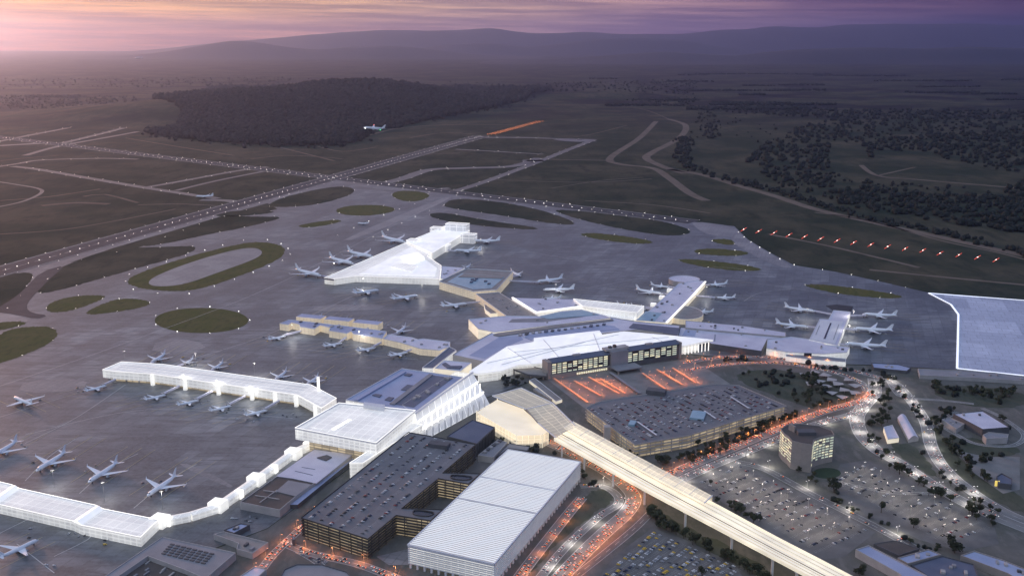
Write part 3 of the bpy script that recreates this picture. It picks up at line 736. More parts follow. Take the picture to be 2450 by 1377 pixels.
plate(r, 'roof_slit', [(1986, 772), (1990, 772), (1975, 810), (1970, 810)], 15, 'windark')
for q in ([(1960, 778), (1962, 778), (1953, 800), (1951, 800)], [(2006, 775), (2008, 775), (1995, 812), (1993, 812)]): plate(r, 'roof_seam', q, 14.9, 'metal')

# --- low cream pier with zigzag glazing
r, p = block('pier_building', 'low cream-lit pier with a zigzag glazed front in the left middle of the apron', 'terminal pier', [(669, 774), (691, 765), (722, 768), (790, 776), (850, 783), (925, 793), (915, 810), (845, 799), (840, 793), (830, 798), (787, 791), (790, 784), (766, 778), (752, 787), (718, 782), (716, 776), (698, 772), (690, 777)], 14, 'creamwall', 'roofblue', par=1, ac=10, acs=(7, 5, 2.2))
block('pier_building', 'stepped cream end section joining the zigzag pier to the main terminal', 'terminal pier', [(916, 810), (930, 800), (985, 807), (1000, 812), (1012, 810), (1077, 818), (1076, 829), (1052, 838), (1005, 834), (960, 820)], 13, 'creamwall', 'rooflilac', par=1, ac=6)
for i_, (x, y) in enumerate(((745, 772), (812, 778), (880, 786))):
    a = P(x, y, 0); block('gate_house', 'blue-grey gate roof on the far side of the zigzag cream pier, ' + ('leftmost', 'middle one', 'rightmost')[i_], 'gate house', None, 15, 'creamwall', 'roofblue', par=0, world=boxv((a.x, a.y, 15), 60, 26, 1, TH - math.pi / 2, 15)[0][:4])

# --- white glowing hall at the lower left and its walkway
r, p = block('hall_building', 'long low white glowing hall at the lower left with two raised roof ridges', 'terminal hall', [(-90, 1132), (28, 1160), (47, 1169), (229, 1209), (247, 1218), (380, 1244), (336, 1286), (194, 1257), (173, 1247), (0, 1208), (-130, 1180)], 12, 'glowwall', 'glowroof', par=1)
for q in ([(28, 1160), (47, 1169), (-8, 1206), (-25, 1200)], [(228, 1209), (247, 1218), (195, 1255), (175, 1245)]):
    A = [P(x, y, 12.1) for x, y in q]; m1 = (A[0] + A[1]) / 2 + Vector((0, 0, 3)); m2 = (A[2] + A[3]) / 2 + Vector((0, 0, 3))
    obj('roof_ridge', A + [m1, m2], [(0, 4, 5, 3), (4, 1, 2, 5), (0, 1, 4), (2, 3, 5)], M['brightroof'], r)
edge_strip(r, 'eave_light', [(0, 1208), (173, 1247), (194, 1257), (336, 1286), (380, 1244)], 11, 'lit', 1.2, 1.2)
W = [P(x, y, 9) for x, y in ((380, 1243), (455, 1228), (520, 1208), (613, 1143), (702, 1078), (760, 1052))]
c = cen(W); r = thing('covered_walkway', 'white glowing covered walkway with box nodes leading up to the big pavilion', 'walkway', (c.x, c.y, 0))
for i in range(len(W) - 1):
    a, b = W[i], W[i + 1]; d = (b - a).normalized(); n = Vector((-d.y, d.x, 0)) * 6.5
    v, f, uv = ringwall(ccw([a - n, b - n, b + n, a + n]), 1, 9); obj('wall', v, f, M['glowwall'], r, uvs=uv)
    q = [a - n, b - n, b + n, a + n]; t = Vector((0, 0, 2)); obj('roof', [q[0], q[1], q[2], q[3], (a) + t, b + t], [(0, 1, 5, 4), (3, 4, 5, 2)], M['glowroof'], r)
for i, (x, y) in enumerate(((383, 1246), (402, 1245), (522, 1209), (572, 1180), (613, 1147), (655, 1120), (702, 1085), (735, 1064))):
    a = P(x, y, 6); s = 18 if i in (0, 2, 4, 6) else 8
    v, f = boxv((a.x, a.y, 0), s, s + 2, 13 if s > 10 else 11, TH, 0); obj('node_box', v, f, M['glowwall' if s > 10 else 'lit'], r)

# --- brown hangar
r, p = block('hangar', 'brown and grey hangar half roofed in pale sheets beside the white walkway', 'hangar', [(574, 1201), (640, 1155), (752, 1074), (846, 1086), (836, 1096), (707, 1188), (669, 1220)], 10, 'wall', 'brown', par=.8)
plate(r, 'roof_sheet', [(661, 1138), (752, 1074.5), (843, 1086), (757, 1155), (700, 1143)], 10.3, 'roofblue' if False else 'rooflilac', .8)
plate(r, 'roof_sheet', [(660, 1174), (690, 1148), (745, 1158), (708, 1186)], 10.3, 'roofgrey', .8)
plate(r, 'roof_vent', [(758, 1093), (782, 1087), (794, 1092), (780, 1100)], 11.3, 'walldark', 1.5)
for q in (((630, 1173), (663, 1177)), ((610, 1185), (668, 1194)), ((622, 1202), (663, 1172)), ((722, 1118), (754, 1123)), ((706, 1127), (748, 1137))):
    beam(r, 'roof_beam', P(*q[0], 10.4), P(*q[1], 10.4), 1.2, 1.0, 'wall' if q[0][0] < 700 else 'roofdark')
block('lean_to', 'narrow blue-grey lean-to roof along the right side of the brown hangar', 'annexe', [(846, 1088), (852, 1092), (712, 1206), (694, 1206), (760, 1156)], 6, 'walldark', 'roofblue', par=0)

# --- dark multi-storey car parks
def storeys(root, pts, h, n, slabm, litm, z0=0, setin=3.0):
    step = (h - z0) / n
    core = inset(pts, setin); v, f, uv = ringwall(core, z0, h - .6); obj('lit_interior', v, f, M[litm], root, uvs=uv)
    for k in range(n):
        z = z0 + step * (k + 1)
        v, f = band(pts, setin + .4, z - .55, z - .1); v2, f2 = band(pts, .5, z - .1, z + 1.15 if k < n - 1 else z + 1.3)
        v, f = merge([(v, f), (v2, f2)]); obj('storey_band', v, f, M[slabm], root)
    n_ = len(pts)
    cols = []
    for i in range(n_):
        a, b = pts[i], pts[(i + 1) % n_]; l = (b - a).length; m = max(1, int(l / 16)); d = math.atan2(b.y - a.y, b.x - a.x); q = inset(pts, .9); a2, b2 = q[i], q[(i + 1) % n_]
        for k in range(m):
            p_ = a2.lerp(b2, (k + .5) / m); cols.append(boxv((p_.x, p_.y, 0), .9, .9, h - 1, d, z0))
    v, f = merge(cols); o = obj('column_row', v, f, M[slabm], root)
HA = 27
DA = [P(x, y, HA) for x, y in ((977, 1034), (1139, 1063), (1058, 1131), (1150, 1134), (1121, 1158), (1051, 1145), (955, 1225), (975, 1214), (1060, 1220), (1030, 1246), (950, 1234), (880, 1290), (720, 1239))]
DA = [P(x, y, HA) for x, y in ((977, 1034), (1139, 1063), (1060, 1131), (1150, 1133), (1121, 1158), (1049, 1145), (962, 1216), (1060, 1219), (1030, 1246), (948, 1233), (880, 1290), (720, 1239))]
DA = ccw(DA); c = cen(DA)
r = thing('multi_storey_car_park', 'dark multi-storey car park with lit storeys and cars on its open roof deck', 'car park', (c.x, c.y, 0))
storeys(r, DA, HA, 7, 'slab', 'warmint')
ngon('roof_deck', DA, M['deck'], r)
for q in ([(1075, 1139), (1085, 1135), (1128, 1139), (1132, 1144), (1118, 1150), (1082, 1147)], [(985, 1224), (996, 1219), (1036, 1224), (1040, 1229), (1026, 1237), (990, 1233)]):
    pp = chaikin(ccw([P(x, y, HA) for x, y in q]), 2); v, f = band(pp, 1, HA + .02, HA + 1.4); obj('ramp_rim', v, f, M['slab'], r)
    for z in pp: z.z = HA + .05
    ngon('ramp_opening', inset(pp, 1), M['windark'], r)  # flat dark sheet stands in for the shade inside the ramp
a = P(1051, 1068, HA); v, f = boxv((a.x, a.y, HA), 30, 14, 6, TH - math.pi / 2, HA); obj('stair_house', v, f, M['walldark'], r)

# --- white louvred car park
HB = 29
A_, B_, C_ = P(1216, 1075, HB), P(1390, 1105, HB), P(975, 1304, HB); D_ = B_ + C_ - A_
WP = ccw([A_, B_, D_, C_]); c = cen(WP)
r = thing('louvred_car_park', 'white louvred car park box with a rippled roof of slats, at the lower centre', 'car park', (c.x, c.y, 0))
v, f, uv = ringwall(inset(WP, 2.0), 5, HB - .8); obj('lit_interior', v, f, M['glowwall'], r, uvs=uv)
for k in range(9):
    z = 6 + k * 2.6; v, f = band(WP, 1.2, z, z + 1.0); obj('louvre', v, f, M['white'], r)
wp2 = [q.copy() for q in inset(WP, 1.5)]
for q in wp2: q.z = HB - .7
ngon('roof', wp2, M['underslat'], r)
u_ = (B_ - A_).normalized(); w_ = (C_ - A_).normalized(); lu = (B_ - A_).length; lw = (C_ - A_).length
V, Fc = [], []
ns = int(lw / 4.2)
for s in range(ns):
    ph = R.uniform(0, 6); k0 = len(V); m = 36
    for i in range(m + 1):
        t = i / m; g = math.sin(t * 26 + s * .55 + .8 * math.sin(s * .13)) * .5 + math.sin(t * 11 + ph * .2) * .3
        p0 = A_ + u_ * (t * lu) + w_ * (s * 4.2 + 1.6); V += [p0 + Vector((0, 0, .5 + g * .4)) + w_ * g * 1.3, p0 + w_ * (2.0 + g * 1.3) + Vector((0, 0, .1 + g * .4))]
    for i in range(m): q = k0 + 2 * i; Fc.append((q, q + 2, q + 3, q + 1))
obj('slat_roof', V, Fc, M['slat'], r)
for t in (.33, .56): beam(r, 'roof_beam', A_ + w_ * lw * t + Vector((0, 0, .2)), B_ + w_ * lw * t + Vector((0, 0, .2)), 1.8, .9, 'white')
edge_strip(r, 'roof_rim', [(1216, 1075), (1390, 1105)], HB, 'white', 1.4, 1.2)
beam(r, 'roof_rim', A_, C_, 1.4, 1.4, 'white'); beam(r, 'roof_rim', B_, D_, 1.6, 1.4, 'white'); beam(r, 'roof_rim', C_, D_, 1.6, 1.4, 'white')
for k in range(30):
    a = B_.lerp(D_, (k + .2) / 30) - u_ * 1.5; v, f = boxv((a.x, a.y, 0), 3.0, 2.2, 6, math.atan2(w_.y, w_.x), 0); obj('pillar', v, f, M['white'], r)
for k in range(12):
    a = C_.lerp(D_, (k + .3) / 12) + w_ * -1.5; v, f = boxv((a.x, a.y, 0), 2.2, 2.2, 6, math.atan2(w_.y, w_.x), 0); obj('pillar', v, f, M['white'], r)

# --- dark ribbed block and low plant block
r, p = block('office_building', 'dark flat-roofed block with a ribbed side between the car park and the station', 'office block', [(1069, 1044), (1130, 1004), (1184, 1022), (1141, 1062)], 20, 'walldark', 'roofdark', par=1)
A, B = P(1141, 1062, 20), P(1184, 1022, 20)
for k in range(12):
    a = A.lerp(B, (k + .5) / 12); v, f = boxv((a.x + .4, a.y - .4, 0), 1.2, 1.6, 19.5, TH, 0); obj('rib', v, f, M['slab'], r)
r, p = block('plant_building', 'low grey plant block with roof units behind the white louvred car park', 'service block', [(1143, 1089), (1191, 1051), (1214, 1058), (1180, 1094)], 9, 'wall', 'roofgrey', par=.8)
for k in range(6):
    a = P(1160, 1082, 9).lerp(P(1196, 1056, 9), k / 5); v, f = boxv((a.x, a.y, 9.1), 6, 5, 2.5, TH, 9.1); obj('roof_unit', v, f, M['walldark' if k % 2 else 'metal'], r)
block('low_building', 'flat dark roof behind the far corner of the white louvred car park', 'service block', [(1186, 1094), (1218, 1060), (1268, 1068), (1262, 1078), (1216, 1072)], 7, 'walldark', 'roofgrey', par=.6)

# --- hotel
H0, H1 = P(1310, 908), P(1630, 857); d = (H1 - H0).normalized(); n = Vector((-d.y, d.x, 0)); LH = (H1 - H0).length
hz = 33; ang = math.atan2(d.y, d.x); c = H0 + d * LH / 2 + n * 11
r = thing('hotel', 'long dark slab hotel with rows of lit windows and a blank grey centre tower', 'hotel', (c.x, c.y, 0), rz=0)
def hb(s0, s1, t0, t1, z0, z1, name, mat):
    pts = [H0 + d * s0 + n * t0, H0 + d * s1 + n * t0, H0 + d * s1 + n * t1, H0 + d * s0 + n * t1]
    v = [Vector((q.x, q.y, z)) for z in (z0, z1) for q in pts]
    return obj(name, v, [(0, 3, 2, 1), (4, 5, 6, 7), (0, 1, 5, 4), (1, 2, 6, 5), (2, 3, 7, 6), (3, 0, 4, 7)], M[mat], r)
hb(8, LH - 6, 1.2, 21, 8, 29.5, 'wall', 'walldark'); hb(8, LH * .47, -2, 18, 0, 8, 'podium', 'stone'); hb(LH * .47, LH - 6, 1.2, 21, 0, 8, 'podium', 'walldark')
hb(0, 8, 0, 22, 0, hz, 'end_tower', 'stone'); hb(LH - 6, LH, 0, 22, 0, hz, 'end_tower', 'stone')
hb(8, LH - 6, -1.5, 22, 29.6, 30.6, 'eave', 'slab')
pr = [H0 + d * 8 + n * -1.2, H0 + d * (LH - 6) + n * -1.2, H0 + d * (LH - 6) + n * 22, H0 + d * 8 + n * 22]
rr_ = [H0 + d * 8 + n * 12, H0 + d * (LH - 6) + n * 12]
V = [Vector((q.x, q.y, 30.7)) for q in pr] + [Vector((q.x, q.y, 36.5)) for q in rr_]
obj('roof', V, [(0, 1, 5, 4), (2, 3, 4, 5), (1, 2, 5), (3, 0, 4)], M['roofdark'], r)
s0, s1 = LH * .45, LH * .575
hb(s0, s1, -5, 16, 0, 36, 'core_tower', 'roofgrey'); hb(s0 - 8, s1 + 6, 2, 18, 36.1, 40, 'core_roof', 'wall')
hb(s0 + 1, s0 + 7, 6, 11, 40, 44, 'roof_unit', 'walldark'); hb(s0 + 12, s0 + 17, 6, 12, 40, 45, 'roof_unit', 'brown'); hb(LH * .2, LH * .25, 8, 14, 34, 37.5, 'roof_unit', 'wall'); hb(LH * .74, LH * .79, 8, 14, 34, 37.5, 'roof_unit', 'wall')
hb(s0 - 4, s1 + 14, -34, -5.2, 7, 9, 'porch_roof', 'roofgrey')
hb(s0 - 2, s0, -33, -31, 0, 7, 'porch_column', 'stone'); hb(s1 + 10, s1 + 12, -33, -31, 0, 7, 'porch_column', 'stone')
bays = [(10 + i * (s0 - 12) / 11, 10 + i * (s0 - 12) / 11 + (s0 - 12) / 11 * .74) for i in range(11)] + [(s1 + 2 + i * (LH - 8 - s1 - 2) / 9, s1 + 2 + i * (LH - 8 - s1 - 2) / 9 + (LH - 8 - s1) / 9 * .74) for i in range(9)]
for fl in range(5):
    for a, b in bays:
        hb(a, b, .95, 1.15, 9.6 + fl * 4.0, 12.1 + fl * 4.0, 'window', R.choice(['win', 'win2', 'win2', 'win2', 'win', 'win2', 'windark']))
for a, b in bays[::2]:
    hb(b + .5, b + 1.6, -.2, 1.1, 8.2, 29.4, 'pier', 'slab')
for i in range(14):
    hb(60 + i * (s0 - 66) / 14, 60 + (i + .7) * (s0 - 66) / 14, -2.25, -2.05, 2, 5.6, 'window', 'win')

# --- car park B (open roof deck with many cars)
HC_ = 21
DB = ccw([P(x, y, HC_) for x, y in ((1400, 976), (1518, 1064), (1646, 1042), (1790, 998), (1882, 971), (1768, 922), (1713, 919), (1510, 949), (1437, 961))]); c = cen(DB)
r = thing('multi_storey_car_park', 'broad low car park with a crowded roof deck in front of the hotel', 'car park', (c.x, c.y, 0))
storeys(r, DB, HC_, 4, 'wall', 'warmint', setin=2.5)
ngon('roof_deck', DB, M['deck'], r)
a = P(1452, 1040, 12); v, f = boxv((a.x, a.y, 0), 10, 10, 27, 0, 0); obj('stair_tower', v, f, M['wall'], r)
a = P(1570, 942, HC_); v, f = boxv((a.x, a.y, HC_), 32, 17, 8, -.35, HC_); obj('stair_house', v, f, M['walldark'], r)
a = P(1670, 995, HC_); v, f = boxv((a.x, a.y, HC_), 34, 22, 3, TH, HC_); obj('glass_canopy', v, f, M['teal'], r)
a = P(1513, 1014, HC_); v, f = boxv((a.x, a.y, HC_), 18, 10, 3, TH, HC_); obj('glass_canopy', v, f, M['teal'], r)
for a, b in (((1525, 1008), (1571, 1040)), ((1685, 982), (1712, 1000)), ((1748, 948), (1790, 975))): beam(r, 'walkway_roof', P(*a, HC_ + 2.6), P(*b, HC_ + 2.6), 2.5, .5, 'white')

# --- round office tower
HT = 42
TP = [(1867, 1026), (1876, 1038), (1886, 1045), (1895, 1055), (1918, 1061), (1944, 1065), (1948, 1053), (1960, 1048), (1976, 1044), (1996, 1040), (1990, 1030), (1960, 1019), (1915, 1014), (1885, 1016)]
tp = [P(x, y, HT) for x, y in TP]; c = cen(tp)
r = thing('office_tower', 'curved office tower with rows of yellow-lit windows and a blank stone core', 'office tower', (c.x, c.y, 0))
tpc = ccw(tp); v, f, uv = ringwall(tpc, 0, HT); obj('wall', v, f, M['stone'], r, uvs=uv); ngon('roof', tpc, M['brown'], r)
v, f = band(tpc, .8, HT + .02, HT + 1.2); obj('parapet', v, f, M['stone'], r)
v, f = boxv((c.x, c.y + 4, HT), 26, 14, 5, 0, HT); obj('roof_house', v, f, M['walldark'], r)
a = P(1895, 1030, HT); v, f = boxv((a.x, a.y, HT), 3, 12, 9, .5, HT); obj('roof_fin', v, f, M['stone'], r)
a = P(1921, 1060, HT); b = P(1940, 1062, HT)
v, f = boxv((P(1919, 1060, HT).x, P(1919, 1060, HT).y - .6, 0), 1.8, 1.4, HT - 1, 0, 0); obj('slot', v, f, M['windark'], r)
for seg, nf, m in (((0, 1, 2, 3), 8, 3), ((5, 6, 7, 8, 9), 8, 2)):
    for k in range(len(seg) - 1):
        a, b = tp[seg[k]], tp[seg[k + 1]]; e = (b - a).normalized(); out = Vector((e.y, -e.x, 0))
        if out.y > 0: out = -out
        for fl in range(nf):
            z = 9 + fl * 4.1
            for j in range(m if k else 2):
                if R.random() < .1: continue
                mm = m if k else 2
                p0 = a.lerp(b, (j + .12) / mm) + out * .15; p1 = a.lerp(b, (j + .88) / mm) + out * .15
                vv, ff = barv(Vector((p0.x, p0.y, z)), Vector((p1.x, p1.y, z)), .2, 2.1); obj('window', vv, ff, M[R.choice(['win', 'win2', 'win2', 'win2'])], r)
c0 = [P(1978 + 34 * math.cos(t * math.tau / 24), 1131 + 13 * math.sin(t * math.tau / 24), .22) for t in range(24)]
ngon('lawn', c0, plain('lawn', (.03, .055, .028), 1))['kind'] = 'structure'

# --- cream station hall and viaduct
c = P(1230, 1000); r = thing('station_hall', 'translucent cream glass station hall with a folded roof at the head of the viaduct', 'station', (c.x, c.y, 0))
zt = 35
roof = [P(1178, 947, zt), P(1247, 928, zt), P(1322, 964, zt - 3), P(1376, 1018, 36), P(1329, 1047, 33), P(1287, 1012, zt - 5), P(1259, 979, zt - 3)]
obj('roof_panel', [roof[0], roof[1], roof[2], roof[6]], [(0, 1, 2, 3)], M['glasscream'], r, uvs=[[(0, 0), (30, 0), (30, 90), (0, 90)]])
obj('roof_panel', [roof[6], roof[2], roof[3], roof[4], roof[5]], [(0, 1, 2, 3, 4)], M['glasscream'], r, uvs=[[(0, 0), (30, 0), (30, 70), (0, 80), (0, 40)]])
for i, j in ((0, 1), (1, 2), (2, 3), (0, 6), (6, 5), (5, 4), (6, 2)): beam(r, 'roof_beam', roof[i], roof[j], 1.6, 1.2, 'white' if (i, j) != (6, 5) else 'stone')
lowp = [P(1137, 988, 13), P(1198, 958, 26), P(1262, 985, 30), P(1304, 1025, 26), P(1296, 1044, 13), P(1233, 1043, 8)]
for p_ in lowp: p_.z = 24
lowp = ccw([P(1140, 984, 22), P(1190, 953, 22), P(1252, 976, 22), P(1312, 1030, 22), P(1298, 1038, 22), P(1236, 1040, 22)])
v, f, uv = ringwall(lowp, 0, 21); obj('glass_wall', v, f, M['glasscream'], r, uvs=uv)
v, f, uv = ringwall(inset(lowp, 16), 0, 14); obj('inner_wall', v, f, M['creamwall'], r, uvs=uv)
for z in (7, 14, 20.5):
    q = [w.copy() for w in inset(lowp, .5)]
    for w in q: w.z = z
    ngon('floor', q, M['cream'], r)
for p_ in lowp:
    v, f = boxv((p_.x, p_.y, 0), 1.2, 1.2, 24, 0, 0); obj('column', v, f, M['creamdeck'], r)
vz = 26
near = [P(x, y, vz) for x, y in ((1326, 1049), (1440, 1113), (1554, 1176), (1700, 1253), (1840, 1327), (1936, 1378), (2060, 1443))]
farp = [P(x, y, vz) for x, y in ((1372, 1022), (1490, 1087), (1600, 1147), (1735, 1219), (1860, 1287), (1965, 1341), (2105, 1415))]
mid = [a.lerp(b, .5) for a, b in zip(near, farp)]; c = mid[3]
r = thing('rail_viaduct', 'glowing cream elevated viaduct on slim piers running to the lower right corner', 'viaduct', (c.x, c.y, 0))
def ribbon(name, t0, t1, z0, z1, mat, s=0, e=7):
    A = [a.lerp(b, t0) for a, b in zip(near, farp)][s:e]; B = [a.lerp(b, t1) for a, b in zip(near, farp)][s:e]
    V = []
    for a, b in zip(A, B): V += [Vector((a.x, a.y, z0)), Vector((b.x, b.y, z0)), Vector((b.x, b.y, z1)), Vector((a.x, a.y, z1))]
    Fc = []
    for i in range(len(A) - 1):
        k = 4 * i; Fc += [(k, k + 4, k + 5, k + 1), (k + 3, k + 2, k + 6, k + 7), (k, k + 3, k + 7, k + 4), (k + 1, k + 5, k + 6, k + 2)]
    Fc += [(0, 1, 2, 3), (len(V) - 4, len(V) - 1, len(V) - 2, len(V) - 3)]
    return obj(name, V, Fc, M[mat], r)
ribbon('deck', 0, 1, vz - 2.2, vz, 'cream'); ribbon('parapet', -.02, .015, vz - 2.6, vz + 1.6, 'creamdeck'); ribbon('parapet', .985, 1.02, vz - 2.6, vz + 1.6, 'creamdeck')
ribbon('lit_track', .06, .36, vz + .05, vz + .5, 'creamdeck'); ribbon('lit_track', .56, .92, vz + .05, vz + .5, 'creamdeck'); ribbon('walkway', .40, .52, vz + .05, vz + 1.0, 'creamdeck')
for t in (.13, .27, .65, .83): ribbon('rail', t, t + .012, vz + .52, vz + .75, 'stone')
ribbon('light_strip', .365, .395, vz + .05, vz + .9, 'stone')
# glass platform canopy over the far half
cn = [a.lerp(b, .48) for a, b in zip(near, farp)][:4]; cf = [a.lerp(b, 1.0) for a, b in zip(near, farp)][:4]
cn[-1] = cn[2].lerp(cn[3], .78); cf[-1] = cf[2].lerp(cf[3], .78)
V, uv_, Fc = [], [], []
for a, b in zip(cn, cf): V += [Vector((a.x, a.y, vz + 9)), Vector((b.x, b.y, vz + 10)), Vector((b.x, b.y, vz + 1.6))]
for i in range(3): k = 3 * i; Fc += [(k, k + 3, k + 4, k + 1), (k + 1, k + 4, k + 5, k + 2)]; l = (cn[i + 1] - cn[i]).length; uv_ += [[(0, 0), (l, 0), (l, 30), (0, 30)], [(0, 0), (l, 0), (l, 9), (0, 9)]]
obj('glass_canopy', V, Fc, M['glasscream'], r, uvs=uv_)
for i in range(3):
    for k in range(3):
        a, b = cn[i].lerp(cn[i + 1], k / 3), cf[i].lerp(cf[i + 1], k / 3); beam(r, 'canopy_rib', Vector((a.x, a.y, vz + 9.1)), Vector((b.x, b.y, vz + 10.1)), .5, .5, 'white')
        v, f = boxv((b.x, b.y, 0), .7, .7, 9, 0, vz + 1); obj('canopy_post', v, f, M['white'], r)
beam(r, 'canopy_edge', Vector((*cn[-1].xy, vz + 9)), Vector((*cf[-1].xy, vz + 10)), 1.2, 1, 'white')
for t in [.02, .10, .20, .31, .43, .56, .68, .78, .88]:
    s = t * 6; i = int(s); a = near[i].lerp(near[i + 1], s - i); b = farp[i].lerp(farp[i + 1], s - i); m = a.lerp(b, .12)
    v, f = boxv((m.x, m.y, 0), 2.6, 2.6, vz - 2.2, 0, 0); obj('pillar', v, f, M['white'], r)
    m = a.lerp(b, .88); v, f = boxv((m.x, m.y, 0), 2.6, 2.6, vz - 2.2, 0, 0); obj('pillar', v, f, M['white'], r)
    beam(r, 'crossbeam', Vector((*a.xy, vz - 4.2)), Vector((*b.xy, vz - 4.2)), 2.4, 1.9, 'white')

# --- right-hand and lower buildings
r, p = block('depot_building', 'wide pale-roofed depot ringed by a curved road at the right', 'depot', [(2281, 990), (2351, 983), (2415, 1022), (2351, 1027)], 13, 'walldark', 'rooflilac', par=.8, ac=2)
v, f = merge([barv(P(2310, 1012, 6) + Vector((0, -3, 0)), P(2350, 1030, 6) + Vector((0, -3, 0)), .3, 1.6)]); obj('window_strip', v, f, M['amberwin'], r)
block('depot_annexe', 'small pale annexe on the left of the wide depot', 'annexe', [(2253, 1004), (2271, 998), (2308, 1014), (2288, 1027)], 7, 'wall', 'roofgrey', ac=3, acs=(4, 3, 1.5))
block('store_building', 'plain box-like store in front of the wide depot', 'store', [(2351, 1041), (2366, 1034), (2413, 1039), (2410, 1048), (2360, 1050)], 9, 'wall', 'roofgrey')
# barrel shed
a0, a1, b0, b1 = P(2147, 998, 5), P(2167, 994, 5), P(2174, 1051, 5), P(2198, 1047, 5); c = (a0 + b1) / 2
r = thing('barrel_shed', 'long barrel-roofed pale shed between the two motorway roads', 'shed', (c.x, c.y, 0))
V, Fc = [], []
for t in range(9):
    w = t / 8; z = 5 + 5 * math.sin(math.pi * w)
    for e0, e1 in ((a0, a1), (b0, b1)):
        q = e0.lerp(e1, w); V.append(Vector((q.x, q.y, z)))
for t in range(8): Fc.append((2 * t, 2 * t + 1, 2 * t + 3, 2 * t + 2))
obj('roof', V, Fc, M['rooflilac'], r)
v, f, uv = ringwall(ccw([a0.copy(), a1.copy(), b1.copy(), b0.copy()]), 0, 5); obj('wall', v, f, M['wall'], r, uvs=uv)
obj('gable', V[1::2], [tuple(range(9))], M['wall'], r)
block('shed', 'flat-roofed pale shed with a warm lit side, left of the barrel-roofed shed', 'shed', [(2114, 1022), (2135, 1017), (2151, 1047), (2124, 1051)], 7, 'cream', 'rooflilac')
r, p = block('gate_hut', 'small dark hut with yellow-lit ends inside the fenced yard at far right', 'hut', [(2384, 1140), (2396, 1132), (2422, 1146), (2421, 1160), (2388, 1156)], 7, 'walldark', 'roofdark')
a = P(2385, 1162); v, f = boxv((a.x, a.y, 0), 6, 1, 8, 0, 0); obj('lit_wall', v, f, M['amberwin'], r)
block('long_shed', 'long blue-grey shed with a pale near wall at the bottom right', 'shed', [(2047, 1315), (2078, 1305), (2215, 1376), (2240, 1392), (2200, 1420), (2150, 1372)], 9, 'wall', 'roofblue', ac=0)
block('flat_building', 'blue-roofed low building beside the long shed at bottom right', 'low building', [(2147, 1335), (2221, 1314), (2252, 1327), (2172, 1349)], 8, 'stone', 'roofblue', ac=2)
block('flat_building', 'dark flat-roofed building behind the long shed, at the bottom edge', 'low building', [(2180, 1352), (2254, 1330), (2330, 1350), (2350, 1400), (2250, 1400)], 7, 'walldark', 'roofdark', ac=5)
block('flat_building', 'lilac-roofed building at the far bottom right corner', 'low building', [(2298, 1329), (2331, 1318), (2400, 1340), (2480, 1372), (2460, 1400), (2410, 1372)], 8, 'stone', 'roofblue', ac=4)
block('brown_yard_building', 'low brown flat roof above the blue-roofed building', 'low building', [(2090, 1300), (2140, 1292), (2200, 1312), (2150, 1328)], 4, 'walldark', 'brown', par=.5)
r, p = block('freight_building', 'large grey freight building with a stepped light roof and vents at the lower left', 'freight building', [(242, 1384), (388, 1284), (564, 1322), (492, 1384), (440, 1362), (354, 1330), (275, 1384)], 9, 'wall', 'roofgrey', par=.8)
for i in range(5):
    for j in range(8):
        a = P(412 + j * 13.5 - i * 5, 1302 + j * 3.2 + i * 5.5, 9.1); v, f = boxv((a.x, a.y, 9.1), 5.5, 2.4, 1.1, -.35, 9.1); obj('roof_vent', v, f, M['walldark'], r)
block('yard_building', 'dark sunken yard roof inside the bend of the grey freight building', 'low building', [(280, 1386), (352, 1334), (436, 1366), (480, 1388)], 4, 'walldark', 'brown', par=1, ac=7, acs=(8, 2, 1.5))
block('warehouse', 'grey warehouse right of the freight building', 'warehouse', [(511, 1278), (536, 1272), (642, 1298), (604, 1324), (566, 1314), (570, 1300)], 7, 'wall', 'rooftan', ac=2)
block('warehouse', 'small blue-walled building above the grey warehouse', 'warehouse', [(536, 1268), (576, 1252), (598, 1256), (560, 1276)], 6, 'walldark', 'roofblue', ac=3)
block('warehouse', 'lilac-roofed building left of the orange crossroads at the bottom edge', 'warehouse', [(566, 1384), (612, 1354), (638, 1362), (608, 1390)], 7, 'wall', 'rooflilac')
block('warehouse', 'wide rounded grey roof at the bottom edge below the dark car park', 'warehouse', [(664, 1392), (680, 1362), (710, 1350), (770, 1350), (830, 1368), (850, 1390)], 6, 'walldark', 'roofgrey')
block('cargo_building', 'long pale container-like building below the new bright apron', 'cargo building', [(2196, 882), (2290, 886), (2380, 892), (2460, 902), (2460, 912), (2330, 904), (2200, 898)], 6, 'wall', 'roofgrey', ac=6)
block('cargo_building', 'small dark cargo shed left of the long pale cargo building', 'cargo building', [(2085, 868), (2150, 872), (2180, 880), (2170, 888), (2090, 880)], 5, 'walldark', 'roofblue', ac=3)
block('terrace_building', 'pinkish stepped terrace building left of the hotel forecourt', 'low building', [(1266, 909), (1280, 904), (1345, 955), (1330, 960)], 5, 'cream', 'rooftan', par=.5)
block('street_building', 'small pinkish roof beside the station roof edge', 'low building', [(1276, 930), (1290, 925), (1330, 950), (1318, 956)], 4, 'stone', 'wall', par=.4)
block('hut', 'small red-walled hut by the orange crossroads', 'hut', [(698, 1282), (706, 1281), (707, 1290), (699, 1291)], 8, 'walldark', 'roofgrey', par=.3)[0]
# glowing border of the new apron
edge = [P(x, y, .6) for x, y in ((2222, 701), (2275, 728), (2293, 752), (2292, 800), (2290, 881), (2450, 898))]
v, f = merge([barv(edge[i], edge[i + 1], 4, .8) for i in range(5)]); tag(obj('edge_light', v, f, M['edgelit']), 'thin glowing white edge strip bordering the new pale apron', 'edge light')
edge = [P(x, y, .6) for x, y in ((2222, 701), (2460, 719))]; v, f = barv(edge[0], edge[1], 4, .8); tag(obj('edge_light', v, f, M['edgelit']), 'thin glowing white strip along the far edge of the new apron', 'edge light')
